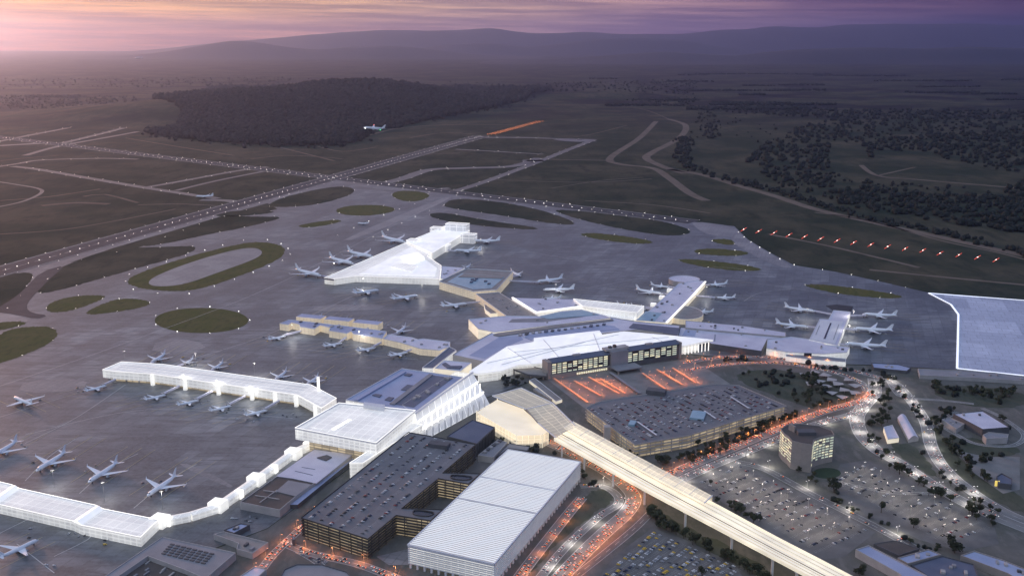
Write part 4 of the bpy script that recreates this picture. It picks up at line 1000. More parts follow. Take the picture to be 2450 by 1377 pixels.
# folded shade canopies
SH = [(1925, 903), (1950, 896), (1975, 903), (1990, 915), (1960, 918), (1940, 925), (1975, 930), (2005, 925), (2030, 915), (2045, 928), (2020, 940), (1990, 945), (2015, 955), (2045, 945)]
for i, (x, y) in enumerate(SH):
    a = P(x, y); s = R.uniform(10, 13); z = R.uniform(4, 5.5); an = R.uniform(0, 1.5)
    t = thing('shade_canopy', 'pale folded shade canopy on a post among the car park canopies', 'canopy', (a.x, a.y, 0), 'folded shade canopies beside the white motorway bend')
    cs = [Vector((a.x + s * math.cos(an + k * math.pi / 2), a.y + s * math.sin(an + k * math.pi / 2), z + (2.5 if k % 2 else 0))) for k in range(4)]
    obj('sail', cs + [Vector((a.x, a.y, z + 2.2))], [(0, 1, 4), (1, 2, 4), (2, 3, 4), (3, 0, 4)], M['wall'], t)
    v, f = boxv((a.x, a.y, 0), .5, .5, z + 2, 0, 0); obj('post', v, f, M['metal'], t)

# ================================================================== ROADS
def road(px, w, mat='road', z=.28, step=10, lines=True, off=0):
    c = path(px, step); strip('road', c, w, z, M[mat], off=off)
    if lines:
        for o_ in (-w / 2 + .8, w / 2 - .8): strip('road_marking', c, .5, z + .09, M['paint'], off=off + o_)
        n = normals2(c); V, Fc = [], []
        for i in range(0, len(c) - 1):
            if i % 2: continue
            k = len(V); a, b, nn = c[i], c[i + 1], n[i] * .22
            V += [a + nn, a - nn, b - nn, b + nn]; Fc.append((k, k + 1, k + 2, k + 3))
        for v in V: v.z = z + .09
        struct('road_marking', V, Fc, M['paint'])
    return c
RD = {}
RD['a'] = road([(1296, 1052), (1330, 1066), (1380, 1090), (1450, 1128), (1500, 1166), (1516, 1194), (1497, 1228), (1448, 1272), (1396, 1322), (1330, 1392)], 22, 'roadl')
RD['b'] = road([(1388, 1163), (1440, 1163), (1474, 1182), (1478, 1206), (1430, 1238), (1352, 1310), (1284, 1392)], 13, 'roadl', .42)
RD['c'] = road([(1392, 1190), (1352, 1238), (1272, 1340), (1234, 1392)], 16, 'roadl', .30)
RD['d'] = road([(1560, 1158), (1640, 1118), (1800, 1052), (1960, 988), (2064, 958), (2090, 936)], 20, 'roadl', .30)
RD['e'] = road([(1600, 1160), (1680, 1124), (1770, 1087), (1880, 1042), (1960, 1012), (2052, 985), (2092, 945)], 18, 'roadl', .33)
RD['f'] = road([(2092, 906), (2092, 940), (2066, 972), (2050, 1000), (2062, 1040), (2100, 1078), (2150, 1106), (2250, 1170), (2350, 1222), (2480, 1274)], 24, 'roadl', .36)
RD['g'] = road([(2116, 902), (2150, 924), (2186, 966), (2215, 1012), (2228, 1066), (2258, 1118), (2320, 1172), (2400, 1222), (2480, 1256)], 20, 'roadl', .40)
RD['h'] = road([(1632, 868), (1700, 858), (1780, 853), (1880, 859), (1990, 876), (2110, 904)], 17, 'roadl', .32)
RD['i'] = road([(1650, 886), (1720, 874), (1800, 868), (1890, 871), (1990, 890), (2055, 912), (2075, 936)], 15, 'roadl', .34)
RD['j'] = road([(610, 1384), (650, 1330), (684, 1297), (722, 1262), (800, 1196), (845, 1150)], 13, 'roadl', .30)
RD['k'] = road([(684, 1300), (740, 1322), (860, 1350), (960, 1388)], 15, 'roadl', .34)
RD['l'] = road([(700, 1310), (760, 1345), (800, 1385)], 10, 'road', .24)
RD['m'] = road([(1760, 1104), (1830, 1122), (1950, 1186), (2100, 1262), (2250, 1344)], 15, 'road', .26)
RD['n'] = road([(2196, 955), (2150, 945), (2120, 900)], 9, 'roadl', .24); road([(2176, 953), (2260, 958), (2330, 966)], 9, 'roadl', .26)
RD['o'] = road([(2290, 985), (2250, 1010), (2290, 1040), (2340, 1062), (2420, 1066), (2450, 1040), (2400, 1000), (2350, 976)], 9, 'roadl', .24)
RD['p'] = road([(1380, 1375), (1450, 1320), (1520, 1262), (1560, 1222)], 12, 'road', .24, lines=True)
RD['q'] = road([(2000, 1150), (2060, 1165), (2140, 1178), (2230, 1180)], 8, 'road', .22)
# ramp bridge at the louvred car park
# forecourt and lots
sheet('pavement', [(1308, 906), (1400, 977), (1437, 962), (1510, 950), (1713, 920), (1748, 918), (1690, 880), (1640, 858)], .22, M['roadl'])
sheet('car_park_surface', [(1655, 1150), (1765, 1104), (1830, 1135), (1960, 1200), (2095, 1272), (2020, 1330), (1960, 1340), (1800, 1250)], .2, M['road'])
sheet('car_park_surface', [(2010, 1110), (2070, 1100), (2150, 1130), (2380, 1262), (2390, 1300), (2300, 1318), (2200, 1290), (2090, 1240), (1985, 1170)], .2, M['road'])
sheet('car_park_surface', [(1420, 1400), (1470, 1330), (1560, 1262), (1640, 1290), (1760, 1350), (1800, 1420)], .2, M['road'])
sheet('car_park_surface', [(2288, 1076), (2360, 1092), (2440, 1092), (2440, 1170), (2400, 1180), (2330, 1130)], .2, M['roadl'])
sheet('pavement', [(900, 1330), (985, 1310), (978, 1350), (930, 1350)], .22, M['pad'])
for q in ([(2300, 1100), (2260, 1060), (2290, 1040), (2440, 1070), (2440, 1085)], [(1560, 1215), (1640, 1255), (1800, 1335), (1860, 1385), (1830, 1390), (1740, 1338), (1600, 1265)], [(2200, 990), (2240, 1080), (2330, 1170), (2460, 1240), (2460, 1190), (2330, 1130), (2250, 1040)], [(2120, 1060), (2180, 1060), (2220, 1100), (2250, 1150), (2180, 1110)],
          [(1440, 1165), (1466, 1184), (1466, 1200), (1420, 1226), (1330, 1300), (1290, 1350), (1250, 1384), (1280, 1345), (1360, 1245), (1400, 1185)], [(1880, 880), (2050, 925), (2040, 960), (1960, 980), (1890, 960), (1770, 915), (1760, 890)], [(2230, 915), (2460, 935), (2460, 975), (2330, 975), (2240, 950)]):
    sheet('grass', q, .16, M['verge'], 1)

# ================================================================== AIRCRAFT
def lathe(prof, m=14, axis='x'):
    V, Fc = [], []
    for x, rr_, z in prof:
        for k in range(m):
            t = k * math.tau / m; V.append((x, rr_ * math.cos(t), z + rr_ * math.sin(t)))
    for i in range(len(prof) - 1):
        for k in range(m): Fc.append((i * m + k, i * m + (k + 1) % m, (i + 1) * m + (k + 1) % m, (i + 1) * m + k))
    Fc.append(tuple(reversed(range(m)))); Fc.append(tuple(range(len(V) - m, len(V))))
    return V, Fc

def foil(root, tip, cr, ct, tr, tt, vert=False):
    """tapered surface; root/tip = leading edge points, chords run to -x"""
    V = []
    for p, c, t in ((root, cr, tr), (tip, ct, tt)):
        for fx, ft in ((0, 0), (.25, 1), (.65, .7), (1, 0), (.65, -.7), (.25, -1)):
            o_ = Vector((-fx * c, 0, 0)) + (Vector((0, ft * t / 2, 0)) if vert else Vector((0, 0, ft * t / 2)))
            V.append(Vector(p) + o_)
    Fc = [(i, (i + 1) % 6, 6 + (i + 1) % 6, 6 + i) for i in range(6)] + [(5, 4, 3, 2, 1, 0), (6, 7, 8, 9, 10, 11)]
    return V, Fc

def make_plane(wide):
    L = 60 if wide else 38
    k = 1 if wide else .94
    rf = 2.9 if wide else 2.05
    zc = 5.3 if wide else 3.7
    t = thing('airliner', 'x', 'airliner')
    h = L / 2
    prof = [(h, .15 * rf, -.25 * rf), (h - .4 * rf, .45 * rf, -.2 * rf), (h - 1.2 * rf, .78 * rf, -.1 * rf), (h - 2.6 * rf, rf, 0), (-h * .38, rf, 0), (-h * .62, .86 * rf, .14 * rf), (-h * .82, .52 * rf, .42 * rf), (-h, .14 * rf, .62 * rf)]
    V, Fc = lathe([(x, r_, z + zc) for x, r_, z in prof]); obj('fuselage', V, Fc, M['plane'], t, smooth=True)
    sp_ = L * (.49 if wide else .46)
    for s in (1, -1):
        V, Fc = foil((L * .14, s * rf * .6, zc - rf * .55), (-L * .12, s * sp_, zc + L * .028), L * .19, L * .04, rf * .42, .2); o = obj('wing', V, Fc, M['plane'], t)
        tip = Vector((-L * .13, s * sp_, zc + L * .028)); V, Fc = foil(tip, tip + Vector((-L * .02, s * .4, L * .045)), L * .035, L * .015, .2, .1, True); obj('winglet', V, Fc, M['plane'], o)
        V, Fc = foil((-L * .385, s * .25 * rf, zc + rf * .45), (-L * .475, s * L * .17, zc + rf * .8), L * .095, L * .035, .5, .15); obj('tailplane', V, Fc, M['plane'], t)
        er = rf * (.58 if wide else .5); ey = s * L * (.155 if wide else .15); ex = L * .075
        V, Fc = lathe([(ex + L * .035, er * .82, 0), (ex + L * .02, er, 0), (ex - L * .02, er * .9, 0), (ex - L * .05, er * .5, 0)], 12)
        V = [(x, y + ey, z + zc - rf * .95) for x, y, z in V]; obj('engine', V, Fc, M['enginegrey'], t, smooth=True)
        v, f = boxv((-L * .03, s * rf * .95, 0), 2.2, 1.0, zc - rf * .6, 0, 0); obj('landing_gear', v, f, M['rubber'], t)
    v, f = boxv((h - 2.6 * rf, 0, 0), 1.2, .7, zc - rf * .8, 0, 0); obj('landing_gear', v, f, M['rubber'], t)
    V, Fc = foil((-L * .33, 0, zc + rf * .75), (-L * .475, 0, zc + rf + L * .135), L * .15, L * .055, .7, .2, True); o = obj('tail_fin', V, Fc, M['plane'], t)
    v, f = boxv((h - 1.05 * rf, 0, zc + .38 * rf), .8, 1.2 * rf, .25 * rf); obj('cockpit_window', v, f, M['windark'], t)
    return t, L

def copy_tree(o, parent=None):
    c = o.copy(); COL.objects.link(c); c.parent = parent
    for ch in o.children: copy_tree(ch, c)
    return c
PW, LW = make_plane(True); PN, LN = make_plane(False)
used = {True: False, False: False}
def plane(nx, ny, tx, ty, wide, label, group, alt=0, pitch=0, roll=0, size=None, dist=None):
    z = 5.0
    if dist: a = PD(nx, ny, dist); b = PD(tx, ty, dist + 30)
    else: a = P(nx, ny, z + alt); b = P(tx, ty, z + alt)
    d = a - b; ln = d.length
    proto, L = (PW, LW) if wide else (PN, LN)
    s = (size or ln) / L
    o = copy_tree(proto) if used[wide] else proto; used[wide] = True
    m = (a + b) / 2
    o.location = (m.x, m.y, m.z if dist else .2 + alt); o.rotation_euler = (roll, -pitch, math.atan2(d.y, d.x)); o.scale = (s, s, s)
    tag(o, label, 'airliner', group)
    return o, ln
G1 = 'airliners on the lower left stands'; G2 = 'airliners around the long white pier'; G3 = 'airliners around the zigzag cream pier'; G4 = 'airliners around the triangular white pier'; G5 = 'airliners around the east pier'; G6 = 'airliners at the right-hand terminal'
PLANES = [
 (352, 1186, 422, 1139, 1, 'white twin-jet nearest the curved walkway, rightmost of the four slanted jets', G1), (211, 1154, 282, 1108, 1, 'white twin-jet third from the left among the four slanted jets', G1),
 (86, 1127, 158, 1083, 1, 'white twin-jet second from the left among the four slanted jets', G1), (-30, 1099, 42, 1057, 1, 'white twin-jet cut by the left frame edge above the glowing hall', G1),
 (92, 1289, -4, 1335, 1, 'white jet at the bottom left corner in front of the low glowing hall', G1), (33, 950, 78, 970, 1, 'reddish-lit jet alone on the open apron at the far left', G1),
 (255, 920, 204, 935, 0, 'small white jet off the left end of the long white pier', G2), (397, 942, 346, 955, 0, 'white jet in front of the long pier, leftmost of the near row of four', G2),
 (476, 955, 424, 968, 0, 'white jet in front of the long pier, second of the near row of four', G2), (554, 968, 502, 982, 0, 'white jet in front of the long pier, third of the near row of four', G2),
 (640, 979, 586, 993, 0, 'white jet in front of the long pier, rightmost of the near row of four', G2), (360, 868, 396, 847, 0, 'white jet behind the long pier, leftmost of the back row', G2),
 (433, 872, 463, 857, 0, 'white jet behind the long pier, second of the back row', G2), (504, 886, 534, 867, 0, 'white jet behind the long pier, third of the back row', G2),
 (656, 909, 686, 888, 0, 'white jet behind the long pier, fourth of the back row', G2), (732, 920, 762, 900, 0, 'white jet behind the long pier beside the slim mast', G2),
 (684, 802, 642, 812, 0, 'white jet below the left tip of the zigzag cream pier', G3), (818, 819, 774, 828, 0, 'white jet in front of the middle of the zigzag cream pier', G3),
 (898, 830, 854, 839, 0, 'white jet third from the left below the zigzag cream pier', G3), (976, 841, 931, 851, 0, 'white jet rightmost below the zigzag cream pier', G3),
 (752, 765, 771, 754, 0, 'white jet behind the zigzag pier, leftmost of four', G3), (815, 775, 831, 763, 0, 'white jet behind the zigzag pier, second of four', G3),
 (886, 782, 902, 771, 0, 'white jet behind the zigzag pier, third of four', G3), (947, 799, 971, 782, 0, 'white jet behind the zigzag pier, rightmost of four', G3),
 (768, 662, 708, 649, 1, 'white jet nose-in at the left tip of the triangular pier', G4), (846, 634, 789, 621, 1, 'white jet second from the left tip of the triangular pier', G4),
 (893, 618, 832, 606, 1, 'white jet third along the left edge of the triangular pier', G4), (970, 583, 914, 571, 1, 'white jet farthest along the left edge of the triangular pier', G4),
 (1132, 577, 1196, 578, 1, 'white jet pointing at the tallest glass box from the right', G4), (1086, 600, 1151, 602, 1, 'white jet on the right side of the glowing far arm, nearer one', G4),
 (907, 694, 846, 703, 1, 'white jet below the triangular pier, left one of three', G4), (1000, 707, 938, 717, 1, 'white jet below the triangular pier, middle one of three', G4),
 (1118, 726, 1056, 734, 1, 'white jet with a dull red tail in front of the square cream block', G4), (855, 533, 882, 534, 0, 'small pinkish jet on the taxiway beyond the triangular pier', 'airliners taxiing'),
 (1108, 641, 1126, 634, 0, 'white jet half hidden behind the square cream block, tail showing', G4), (1246, 660, 1222, 650, 0, 'white jet just right of the square cream block', G4),
 (1283, 675, 1346, 668, 1, 'white jet right of the square block, upper of the pair on open apron', G5), (1299, 694, 1374, 694, 1, 'larger white jet right of the square block, lower of the pair', G5),
 (1298, 714, 1343, 712, 0, 'white jet partly hidden behind the bright white fascia', G5), (1586, 704, 1522, 694, 1, 'white jet on the left of the east pier, nearer one', G5),
 (1603, 687, 1557, 681, 1, 'white jet on the left of the east pier, farther one', G5), (1690, 682, 1740, 679, 1, 'white jet at the far right tip of the east pier', G5),
 (1706, 711, 1759, 712, 1, 'white jet in the middle of the right side of the east pier', G5), (1658, 744, 1707, 745, 1, 'white jet nearest on the right side of the east pier', G5),
 (1512, 733, 1476, 726, 0, 'white jet behind the glowing hall, left tail of two', G5), (1545, 739, 1510, 731, 0, 'white jet behind the glowing hall, right tail of two', G5),
 (1666, 775, 1704, 776, 0, 'white jet behind the lilac roof strip, only wing and tail showing', G5), (1950, 745, 1877, 736, 1, 'white jet left of the short white pier, farther one', G6),
 (1934, 783, 1856, 775, 1, 'white jet left of the short white pier, nearer one', G6), (2063, 752, 2145, 757, 1, 'white jet right of the short white pier, farthest of three', G6),
 (2041, 787, 2135, 793, 1, 'white jet right of the short white pier, middle of three', G6), (2022, 823, 2120, 831, 1, 'white jet right of the short white pier, nearest of three', G6),
 (468, 470, 510, 470, 1, 'pinkish jet low over the grass beside the main runway', 'airliners taxiing')]
for q in PLANES: plane(*q)
fl, _ = plane(881, 315, 908, 307, 1, 'white jet flying low in front of the dark wooded hill', 'airliners in the air', dist=5600, size=125, pitch=.12, roll=-.12)
fl.rotation_euler = (-.15, -.10, rad(205))
fl2, _ = plane(326, 142, 338, 139, 1, 'tiny distant jet against the hazy pink plain', 'airliners in the air', dist=8000, size=62, pitch=.1)
SV, SF = [], []
for q_ in PLANES:
    if q_[6] == 'airliners taxiing': continue
    a_, b_ = P(q_[0], q_[1], 0), P(q_[2], q_[3], 0); d_ = (a_ - b_).normalized(); nn_ = Vector((-d_.y, d_.x, 0)); a_ = a_ + d_ * 6; b_ = b_ - d_ * R.uniform(35, 70)
    for off, w_ in ((0, .55), (24, .4), (-24, .4)):
        k_ = len(SV); SV += [a_ + nn_ * (off - w_), b_ + nn_ * (off - w_), b_ + nn_ * (off + w_), a_ + nn_ * (off + w_)]; SF.append((k_ + 3, k_ + 2, k_ + 1, k_))
for v in SV: v.z = .40
struct('stand_marking', SV, SF, plain('stand_paint', (.55, .46, .22), .6, (.40, .36, .24), 5))
def nearest(p):
    best = None
    for pts, h in PIERS:
        for i in range(len(pts)):
            a, b = pts[i], pts[(i + 1) % len(pts)]; e = (b - a).to_2d(); L2 = e.length_squared
            t = max(.05, min(.95, (p - a).to_2d().dot(e) / L2)); q = a.lerp(b, t); dd = (q - p).to_2d().length
            if best is None or dd < best[0]: best = (dd, q, h)
    return best
for q_ in PLANES:
    if q_[6] in (G1, 'airliners taxiing'): continue
    a_, b_ = P(q_[0], q_[1], 5), P(q_[2], q_[3], 5); d_ = (a_ - b_).normalized(); ln_ = (a_ - b_).length
    for side in (1,):
        e_ = a_ - d_ * ln_ * .13 + Vector((-d_.y, d_.x, 0)) * ln_ * .075 * side
        nb = nearest(e_)
        if not 8 < nb[0] < 85: continue
        w_ = Vector((nb[1].x, nb[1].y, 4.2)); e_.z = 4.0; m_ = (w_ + e_) / 2
        t_ = thing('jet_bridge', ' '.join(('jet bridge to the ' + q_[5].replace('white jet ', 'jet ').replace('larger ', '').replace('small ', '')).replace(',', '').split()[:16]), 'jet bridge', (m_.x, m_.y, 0), 'jet bridges at the piers')
        v, f = barv(w_, e_, 3.2, 3.0); obj('tunnel', v, f, M['rooflilac'], t_)
        v, f = boxv((e_.x, e_.y, 3.6), 5, 5, 4, math.atan2(d_.y, d_.x), 3.6); obj('cab', v, f, M['wall'], t_)
        k_ = w_.lerp(e_, .8); v, f = boxv((k_.x, k_.y, 0), 1.2, 2.6, 4.2, 0, 0); obj('leg', v, f, M['walldark'], t_)
# coloured wing-tip lights and a dull red fin marking
for o_ in (fl, fl2):
    f_ = [c for c in o_.children if c.name.startswith('fuselage')][0]
    v, f = merge([boxv((LW * .42, y_, 3.2), 1.2, 1.6, 1.2) for y_ in (-3.4, 3.4)]); link('landing_light', mesh('landing_light', v, f, M['rlamp']), f_)  # landing lights added so the dim airborne jets show
for o_, s, m in ((fl, -1, 'redlamp'), (fl, 1, None)):
    w = [c for c in o_.children if c.name.startswith('wing')][0 if s > 0 else 1]
    mm = M['redlamp'] if m else lamp_mat('green_lamp', (.1, 1, .3), 5)
    v, f = boxv((-LW * .13, (LW * .49 + .5) * s, 5.3 + LW * .028), 1.5, 1.5, 1.5); link('wingtip_light', mesh('wingtip_light', v, f, mm), w)

# ================================================================== CARS
def car_mesh(name, paint, lit=False):
    bx = [(-2.25, .35), (-2.25, .95), (-1.5, 1.02), (-1.05, 1.48), (.45, 1.5), (1.1, 1.02), (2.05, .88), (2.25, .7), (2.25, .35)]
    V, Fc, mi = [], [], []
    for s, sc_ in ((-1, 1), (1, 1)):
        for x, z in bx: V.append((x, s * (.9 if z < 1.1 else .68), z))
    n = len(bx)
    for i in range(n):
        j = (i + 1) % n; Fc.append((i, j, n + j, n + i)); mi.append(1 if i in (2, 4) else 0)
    Fc.append(tuple(reversed(range(n)))); mi.append(0); Fc.append(tuple(range(n, 2 * n))); mi.append(0)
    for x in (-1.4, 1.4):
        for y in (-.86, .86):
            v, f = boxv((x, y, 0), .64, .22, .64, 0, 0); k = len(V); V += v; Fc += [tuple(q + k for q in g) for g in f]; mi += [2] * 6
    for s in (-1, 1):       # side glass, lamps
        k = len(V); V += [(-1.2, s * .84, 1.06), (.8, s * .84, 1.06), (.4, s * .72, 1.42), (-.95, s * .72, 1.42)]; Fc.append((k, k + 1, k + 2, k + 3)); mi.append(1)
        if lit:
            for x, m_ in ((-2.32, 3), (2.28, 4)):
                v, f = boxv((x, s * .62, .62), .12, .5, .3 if x > 0 else .42); k = len(V); V += v; Fc += [tuple(q + k for q in g) for g in f]; mi += [m_] * 6
    return mesh(name, V, Fc, [M['car_' + paint], M['windark'], M['rubber'], M['tail'], M['head']], mi=mi)
PAINTS = ['white', 'silver', 'black', 'grey', 'navy', 'red', 'yellow']
CARM = {(p, l): car_mesh('car', p, l) for p in PAINTS for l in (False, True)}
WORD = {'white': 'white', 'silver': 'silver', 'black': 'black', 'grey': 'dark grey', 'navy': 'dark blue', 'red': 'red', 'yellow': 'yellow'}
CARS = []     # position, heading, paint, lit, place
def pick(w): return R.choices(PAINTS, w)[0]
def lot(px, z, rows, per, fill, place, w=(3, 3, 4, 3, 3, 1, 0), lit=False, pair=True, skip=None):
    """px: four corners; rows run from edge 0-3 to edge 1-2"""
    a, b, c, d = [P(x, y, z) for x, y in px]
    MV, MF = [], []
    for r_ in range(rows):
        t = (r_ + .5) / rows
        s0 = a.lerp(d, t); s1 = b.lerp(c, t); dr = (s1 - s0).normalized(); hd = math.atan2(dr.y, dr.x) + math.pi / 2
        n = int((s1 - s0).length / per); nn = Vector((-dr.y, dr.x, 0))
        for k in range(n + 1):
            q = s0 + dr * (k * per) + Vector((0, 0, .03)); w_ = dr * .09; j = len(MV)
            if skip and skip(q): continue
            MV += [q - nn * 2.5 - w_, q - nn * 2.5 + w_, q + nn * 2.5 + w_, q + nn * 2.5 - w_]; MF.append((j, j + 1, j + 2, j + 3))
        for k in range(n):
            g = fill * (1.5 if math.sin(k * .35 + r_ * 2.1) > -.2 else .35)
            if R.random() > g: continue
            p = s0 + dr * ((k + .5) * per); p = p + Vector((R.uniform(-.3, .3), R.uniform(-.3, .3), 0))
            if skip and skip(p): continue
            CARS.append((p, hd + (math.pi if (r_ % 2) else 0) + R.uniform(-.05, .05), pick(w), lit, place))
    struct('parking_marking', MV, MF, M['paint'])
lot([(982, 1038), (727, 1238), (876, 1284), (1130, 1064)], HA + .05, 6, 3.0, .40, 'on the roof deck of the dark car park')
lot([(1440, 964), (1403, 978), (1518, 1060), (1640, 1040)][0:0] or [(1404, 978), (1516, 1060), (1870, 972), (1765, 924)], HC_ + .05, 20, 2.8, .74, 'on the crowded deck in front of the hotel', skip=lambda p: abs(p.x - P(1670, 995, HC_).x) < 20 and abs(p.y - P(1670, 995, HC_).y) < 14)
lot([(1560, 1270), (1440, 1376), (1640, 1440), (1780, 1362)], .25, 15, 3.4, .50, 'in the crowded taxi lot at the bottom edge', w=(6, 4, 1, 1, 3, 0, 5))
lot([(1765, 1112), (1665, 1152), (1960, 1326), (2085, 1270)], .25, 17, 3.4, .36, 'in the lamp-lit open car park right of the viaduct', w=(3, 4, 4, 3, 4, 1, 0))
lot([(2068, 1104), (1990, 1150), (2270, 1304), (2376, 1266)], .25, 15, 3.4, .34, 'in the open car park beside the motorway', w=(3, 4, 4, 3, 4, 1, 0))
lot([(700, 1320), (770, 1350), (790, 1346), (720, 1312)], .3, 2, 3.2, .3, 'in the street below the dark car park')
def queue(key, offs, gap, fill, place, rev=False, z=.45, rng=(0, 1)):
    c = RD[key]; n = normals2(c); acc = 0
    for off, dirn in offs:
        acc = R.uniform(0, gap)
        for i in range(len(c) - 1):
            l = (c[i + 1] - c[i]).length; t_ = i / len(c)
            while acc < l:
                if R.random() < fill and rng[0] <= t_ <= rng[1]:
                    p = c[i].lerp(c[i + 1], acc / l) + n[i] * off; p.z = z; d_ = (c[i + 1] - c[i]) * dirn
                    CARS.append((p, math.atan2(d_.y, d_.x), pick((3, 3, 4, 3, 3, 1, .5)), True, place))
                acc += gap
            acc -= l
# lit cars stand in for the traffic's light trails; tail lights face the camera where the flow runs away from it, headlights where it comes
queue('a', ((-7, -1), (-2.4, -1), (2.4, -1), (7, -1)), 7.2, .5, 'in the queue on the orange-lit road under the viaduct')
queue('c', ((-3, -1), (3, -1)), 8, .4, 'on the orange road beside the louvred car park')
queue('b', ((-3, 1), (3, 1)), 10, .5, 'on the pale curved ramp by the louvred car park')
queue('d', ((-6, 1), (-1.5, 1), (3, 1), (7, 1)), 7.2, .5, 'in the orange-lit jam behind the office tower')
queue('e', ((-5, -1), (0, -1), (5, -1)), 9, .5, 'on the pale road in front of the office tower')
queue('f', ((-8, 1), (-3, 1), (3, 1), (8, 1)), 11, .36, 'on the white-lit curved motorway')
queue('g', ((-6, 1), (-1, 1), (5, 1)), 12, .34, 'on the white-lit right-hand motorway')
queue('h', ((-4, 1), (2, 1)), 7.5, .75, 'on the orange terminal road'); queue('i', ((-3, 1), (3, 1)), 7.5, .75, 'on the orange lower terminal road')
queue('j', ((-3, 1), (3, 1)), 7, .8, 'on the orange crossroads below the hangar', rng=(0, .65)); queue('k', ((-3, -1), (3, -1)), 8, .6, 'on the pinkish street below the dark car park')
queue('m', ((-3, 1), (3, -1)), 26, .5, 'on the road between the two open car parks')
for q_ in PLANES:
    a_, b_ = P(q_[0], q_[1], .3), P(q_[2], q_[3], .3); c_ = (a_ + b_) / 2
    for k in range(5):
        an_ = R.uniform(0, 6.3); CARS.append((c_ + Vector((math.cos(an_), math.sin(an_), 0)) * R.uniform(14, 34), R.uniform(0, 6.3), pick((6, 3, 1, 3, 1, 0, 1)), False, 'among the stands on the apron'))
# service vehicles on the apron
for x, y in ((60, 1262), (120, 1240), (200, 1283), (255, 1292), (160, 1258), (20, 1250), (560, 1000), (600, 1008), (690, 990), (700, 995), (330, 905), (420, 925), (120, 1352), (240, 1300), (1080, 745), (1140, 742), (960, 720), (840, 730), (1900, 760), (2010, 790), (1780, 700), (1640, 700), (560, 1240), (590, 1246), (610, 1236), (30, 1330), (170, 1276)):
    for k in range(2):
        CARS.append((P(x + R.uniform(-14, 14), y + R.uniform(-3, 3), .3), R.uniform(0, 6.3), pick((6, 3, 1, 2, 1, 0, 2)), False, 'among the stands on the apron'))
CARS.sort(key=lambda c: c[0].y)
eye = Vector((0, 0, HC))
def seen(p):
    return abs(p.x) < p.y * .53 and (p.z - HC) > -p.y * math.tan(PITCH + math.atan(700 / F))
CARS = [c for c in CARS if seen(c[0])]
NEAR, REST = CARS[:285], CARS[285:]
for p, hd, paint, lit, place in NEAR:
    o = link('car', CARM[(paint, lit)]); o.location = p; o.rotation_euler = (0, 0, hd)
    tag(o, f'{WORD[paint]} car {"with lights on " if lit else "parked "}{place}', 'car', 'cars ' + place)

def merged(name, items, mats_of, label=None):
    """one stuff object from (mesh, matrix) items that all share a slot list"""
    Vs, Fl, Ft, Mi, k = [], [], [], [], 0
    cache = {}
    for me, mx in items:
        if me not in cache:
            co = np.empty(len(me.vertices) * 3); me.vertices.foreach_get('co', co)
            lv = np.empty(len(me.loops), dtype=np.int64); me.loops.foreach_get('vertex_index', lv)
            lt = np.empty(len(me.polygons), dtype=np.int64); me.polygons.foreach_get('loop_total', lt)
            mi = np.empty(len(me.polygons), dtype=np.int64); me.polygons.foreach_get('material_index', mi)
            cache[me] = (co.reshape(-1, 3), lv, lt, np.array([mats_of(me, m) for m in range(max(1, len(me.materials)))])[mi])
        co, lv, lt, mi = cache[me]
        A = np.array(mx); Vs.append(co @ A[:3, :3].T + A[:3, 3]); Fl.append(lv + k); Ft.append(lt); Mi.append(mi); k += len(co)
    V = np.concatenate(Vs); L = np.concatenate(Fl); T = np.concatenate(Ft); I = np.concatenate(Mi)
    me = bpy.data.meshes.new(name)
    me.vertices.add(len(V)); me.vertices.foreach_set('co', V.ravel()); me.loops.add(len(L)); me.loops.foreach_set('vertex_index', L.astype(np.int32))
    me.polygons.add(len(T)); me.polygons.foreach_set('loop_start', np.concatenate([[0], np.cumsum(T)[:-1]]).astype(np.int32)); me.polygons.foreach_set('material_index', I.astype(np.int32))
    me.update(calc_edges=True); return me
slots = [M['car_' + p] for p in PAINTS] + [M['windark'], M['rubber'], M['tail'], M['head']]
def car_slot(me, m):
    return slots.index(me.materials[m])
me = merged('parked_cars', [(CARM[(c[2], c[3])], Matrix.Translation(c[0]) @ Matrix.Rotation(c[1], 4, 'Z')) for c in REST], car_slot)
for s in slots: me.materials.append(s)
tag(link('parked_cars', me), 'many more small cars on the farther decks, lots and roads', 'cars', kind='stuff')

# ================================================================== TREES
def leafball(bm, c, rr_, n, size, rnd, flat=.8):
    for _ in range(n):
        d = Vector((rnd.gauss(0, 1), rnd.gauss(0, 1), rnd.gauss(0, 1))).normalized()
        p = Vector(c) + Vector((d.x, d.y, d.z * flat)) * rr_ * rnd.uniform(.55, 1.05)
        u = Vector((rnd.gauss(0, 1), rnd.gauss(0, 1), rnd.gauss(0, .6))).normalized(); w = d.cross(u)
        if w.length < .1: continue
        w.normalize(); u = w.cross((d + Vector((0, 0, .4))).normalized()).normalized(); s = size * rnd.uniform(.6, 1.3)
        bm.faces.new([bm.verts.new(p + u * s), bm.verts.new(p + w * s * .8), bm.verts.new(p - u * s), bm.verts.new(p - w * s * .8)])

